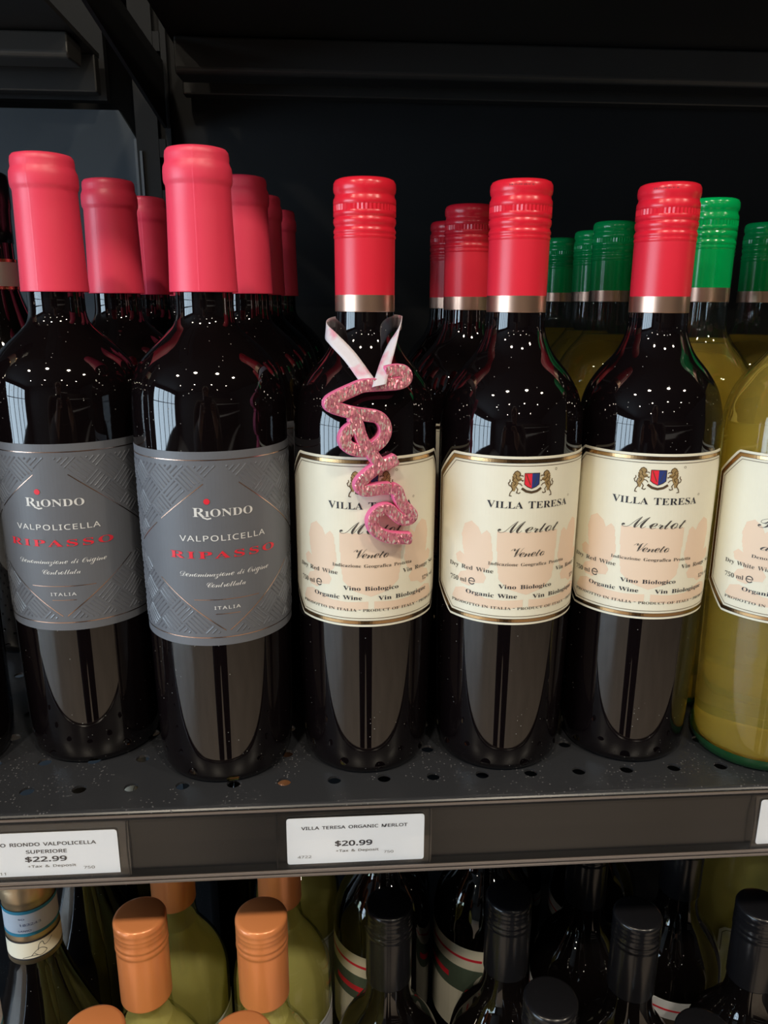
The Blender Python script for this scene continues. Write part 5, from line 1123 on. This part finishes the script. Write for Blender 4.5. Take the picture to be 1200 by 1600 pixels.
# ------------------------------------------------------------------ the photographer, seen only mirrored in the bottles
def photographer():
    root = empty('person', (-0.02, -0.90, FLOOR))
    tag(root, 'person in a dark jacket and black trousers holding up a phone before the shelf', 'person')
    V, E_, R = [], [], []
    def v(p, r, par=None):
        V.append((p[0], p[1], p[2])); R.append(r)
        if par is not None: E_.append((par, len(V) - 1))
        return len(V) - 1
    # metres above the floor, y towards the shelf
    pel = v((0, 0, 0.90), (0.155, 0.105)); sp = v((0, 0.0, 1.06), (0.145, 0.10), pel); ch = v((0, -0.01, 1.24), (0.165, 0.115), sp)
    nb = v((0, -0.005, 1.38), (0.075, 0.065), ch); nk = v((0, 0.015, 1.43), (0.052, 0.052), nb); hd = v((0, 0.035, 1.50), (0.066, 0.075), nk)
    h2 = v((0, 0.035, 1.57), (0.074, 0.092), hd); v((0, 0.03, 1.65), (0.062, 0.075), h2); v((0, 0.125, 1.535), (0.012, 0.014), hd)
    tips = []
    for s in (-1, 1):
        sh = v((s * 0.175, -0.005, 1.345), (0.068, 0.065), ch); el = v((s * 0.225, 0.16, 1.13), (0.050, 0.050), sh)
        wr = v((s * 0.085, 0.395, 1.235), (0.030, 0.026), el); pa = v((s * 0.062, 0.425, 1.275), (0.034, 0.018), wr)
        for k, (dx, dz, L) in enumerate(((-0.020, 0.028, 0.030), (-0.024, 0.014, 0.034), (-0.024, 0.000, 0.032), (-0.020, -0.014, 0.027))):
            a = v((s * (0.062 + dx * 0.6), 0.438, 1.290 + dz), (0.0095, 0.009), pa)
            b_ = v((s * (0.062 + dx), 0.452, 1.292 + dz), (0.0085, 0.008), a)
            v((s * (0.062 + dx - L * 0.5), 0.462, 1.294 + dz), (0.007, 0.007), b_)
        t = v((s * 0.072, 0.428, 1.306), (0.011, 0.010), pa); v((s * 0.058, 0.436, 1.328), (0.009, 0.008), t)
        hp = v((s * 0.088, 0.0, 0.82), (0.098, 0.10), pel); kn = v((s * 0.095, 0.015, 0.47), (0.060, 0.062), hp)
        an = v((s * 0.10, -0.015, 0.09), (0.042, 0.045), kn); v((s * 0.115, 0.12, 0.042), (0.043, 0.036), an)
    me = bpy.data.meshes.new('skeleton'); me.from_pydata(V, E_, [])
    ob = bpy.data.objects.new('skeleton', me); COL.objects.link(ob)
    sk = ob.modifiers.new('skin', 'SKIN'); sk.use_smooth_shade = True
    for d, r in zip(me.skin_vertices[0].data, R): d.radius = r
    me.skin_vertices[0].data[0].use_root = True
    ss = ob.modifiers.new('sub', 'SUBSURF'); ss.levels = 2; ss.render_levels = 2
    bpy.context.view_layer.update()
    bm_ = bpy.data.meshes.new_from_object(ob.evaluated_get(bpy.context.evaluated_depsgraph_get()))
    bpy.data.objects.remove(ob)
    skin = pmat('skin', (0.52, 0.31, 0.22), 0.5, noise=0.05); jac = pmat('dark_jacket', (0.055, 0.045, 0.040), 0.8, noise=0.2, scale=80)
    tro = pmat('black_trousers', (0.012, 0.012, 0.014), 0.85, noise=0.2, scale=80); sho = pmat('leather_shoes', (0.03, 0.02, 0.015), 0.4)
    for m in (skin, jac, tro, sho): bm_.materials.append(m)
    for p in bm_.polygons:
        c = p.center; p.use_smooth = True
        p.material_index = 3 if c.z < 0.085 else 2 if c.z < 0.86 else 0 if (c.z > 1.405 or c.y > 0.385) else 1
    body = bpy.data.objects.new('body', bm_); COL.objects.link(body); body.parent = root
    hair = pmat('brown_hair', (0.035, 0.020, 0.012), 0.6, noise=0.3, scale=200)
    b = MB(); P = [(0.1 * math.cos(a) * 1000, 1545 + 132 * math.sin(a)) for a in [k * math.pi / 20 for k in range(-3, 11)]]
    P[-1] = (0, P[-1][1]); vs, fs = lathe(P, 32)
    vs = [(x * 0.88, y * 1.02 + 0.018 - (0.018 if z < 1.60 and y > 0.03 else 0), z) for x, y, z in vs]
    fs = [f for f in fs if not (sum(vs[i][1] for i in f) / len(f) > 0.055 and sum(vs[i][2] for i in f) / len(f) < 1.622)]
    b.add(vs, fs, hair); o = b.build('hair', root, smooth=True); sd_ = o.modifiers.new('thickness', 'SOLIDIFY'); sd_.thickness = 0.008
    eye = pmat('eye', (0.08, 0.05, 0.04), 0.1)
    for s in (-1, 1):
        b = MB(); vs, fs = lathe([(0, -9)] + [(9 * math.cos(a), 9 * math.sin(a)) for a in [k * math.pi / 8 for k in range(-3, 4)]] + [(0, 9)], 16)
        b.add([(x + s * 0.031, y + 0.112, z + 1.562) for x, y, z in vs], fs, eye); b.build('eye', root, smooth=True)
        b = MB(); vs, fs = lathe([(0, -28)] + [(14 * math.cos(a), 28 * math.sin(a)) for a in [k * math.pi / 8 for k in range(-3, 4)]] + [(0, 28)], 16)
        b.add([(x * 0.6 + s * 0.078, y + 0.025, z + 1.540) for x, y, z in vs], fs, skin); b.build('ear', root, smooth=True)
    b = MB(); b.box(-0.022, 0.022, 0.096, 0.112, 1.496, 1.502, pmat('lips', (0.42, 0.16, 0.13), 0.5)); b.build('mouth', root, bevel=0.002)
    # the phone in the hands, its lens where the picture was taken from
    ph = empty('phone'); tag(ph, 'slim black phone held up in both hands of the person', 'phone')
    ph.matrix_world = Matrix(((_r.x, _u.x, -_f.x, 0), (_r.y, _u.y, -_f.y, -0.41859), (_r.z, _u.z, -_f.z, 0.24931), (0, 0, 0, 1)))
    blackm = pmat('phone_shell', (0.012, 0.012, 0.014), 0.3)
    b = MB(); b.box(-0.055, 0.020, -0.135, 0.020, 0.010, 0.018, blackm); b.build('phone_body', ph, bevel=0.003)
    b = MB(); b.box(-0.052, 0.017, -0.132, 0.017, 0.0181, 0.0184, pmat('phone_screen', (0.01, 0.01, 0.012), 0.05)); b.build('screen', ph)
    b = MB(); b.box(-0.012, 0.012, -0.030, 0.012, 0.008, 0.0101, blackm); b.build('camera_bump', ph, bevel=0.001)
photographer()
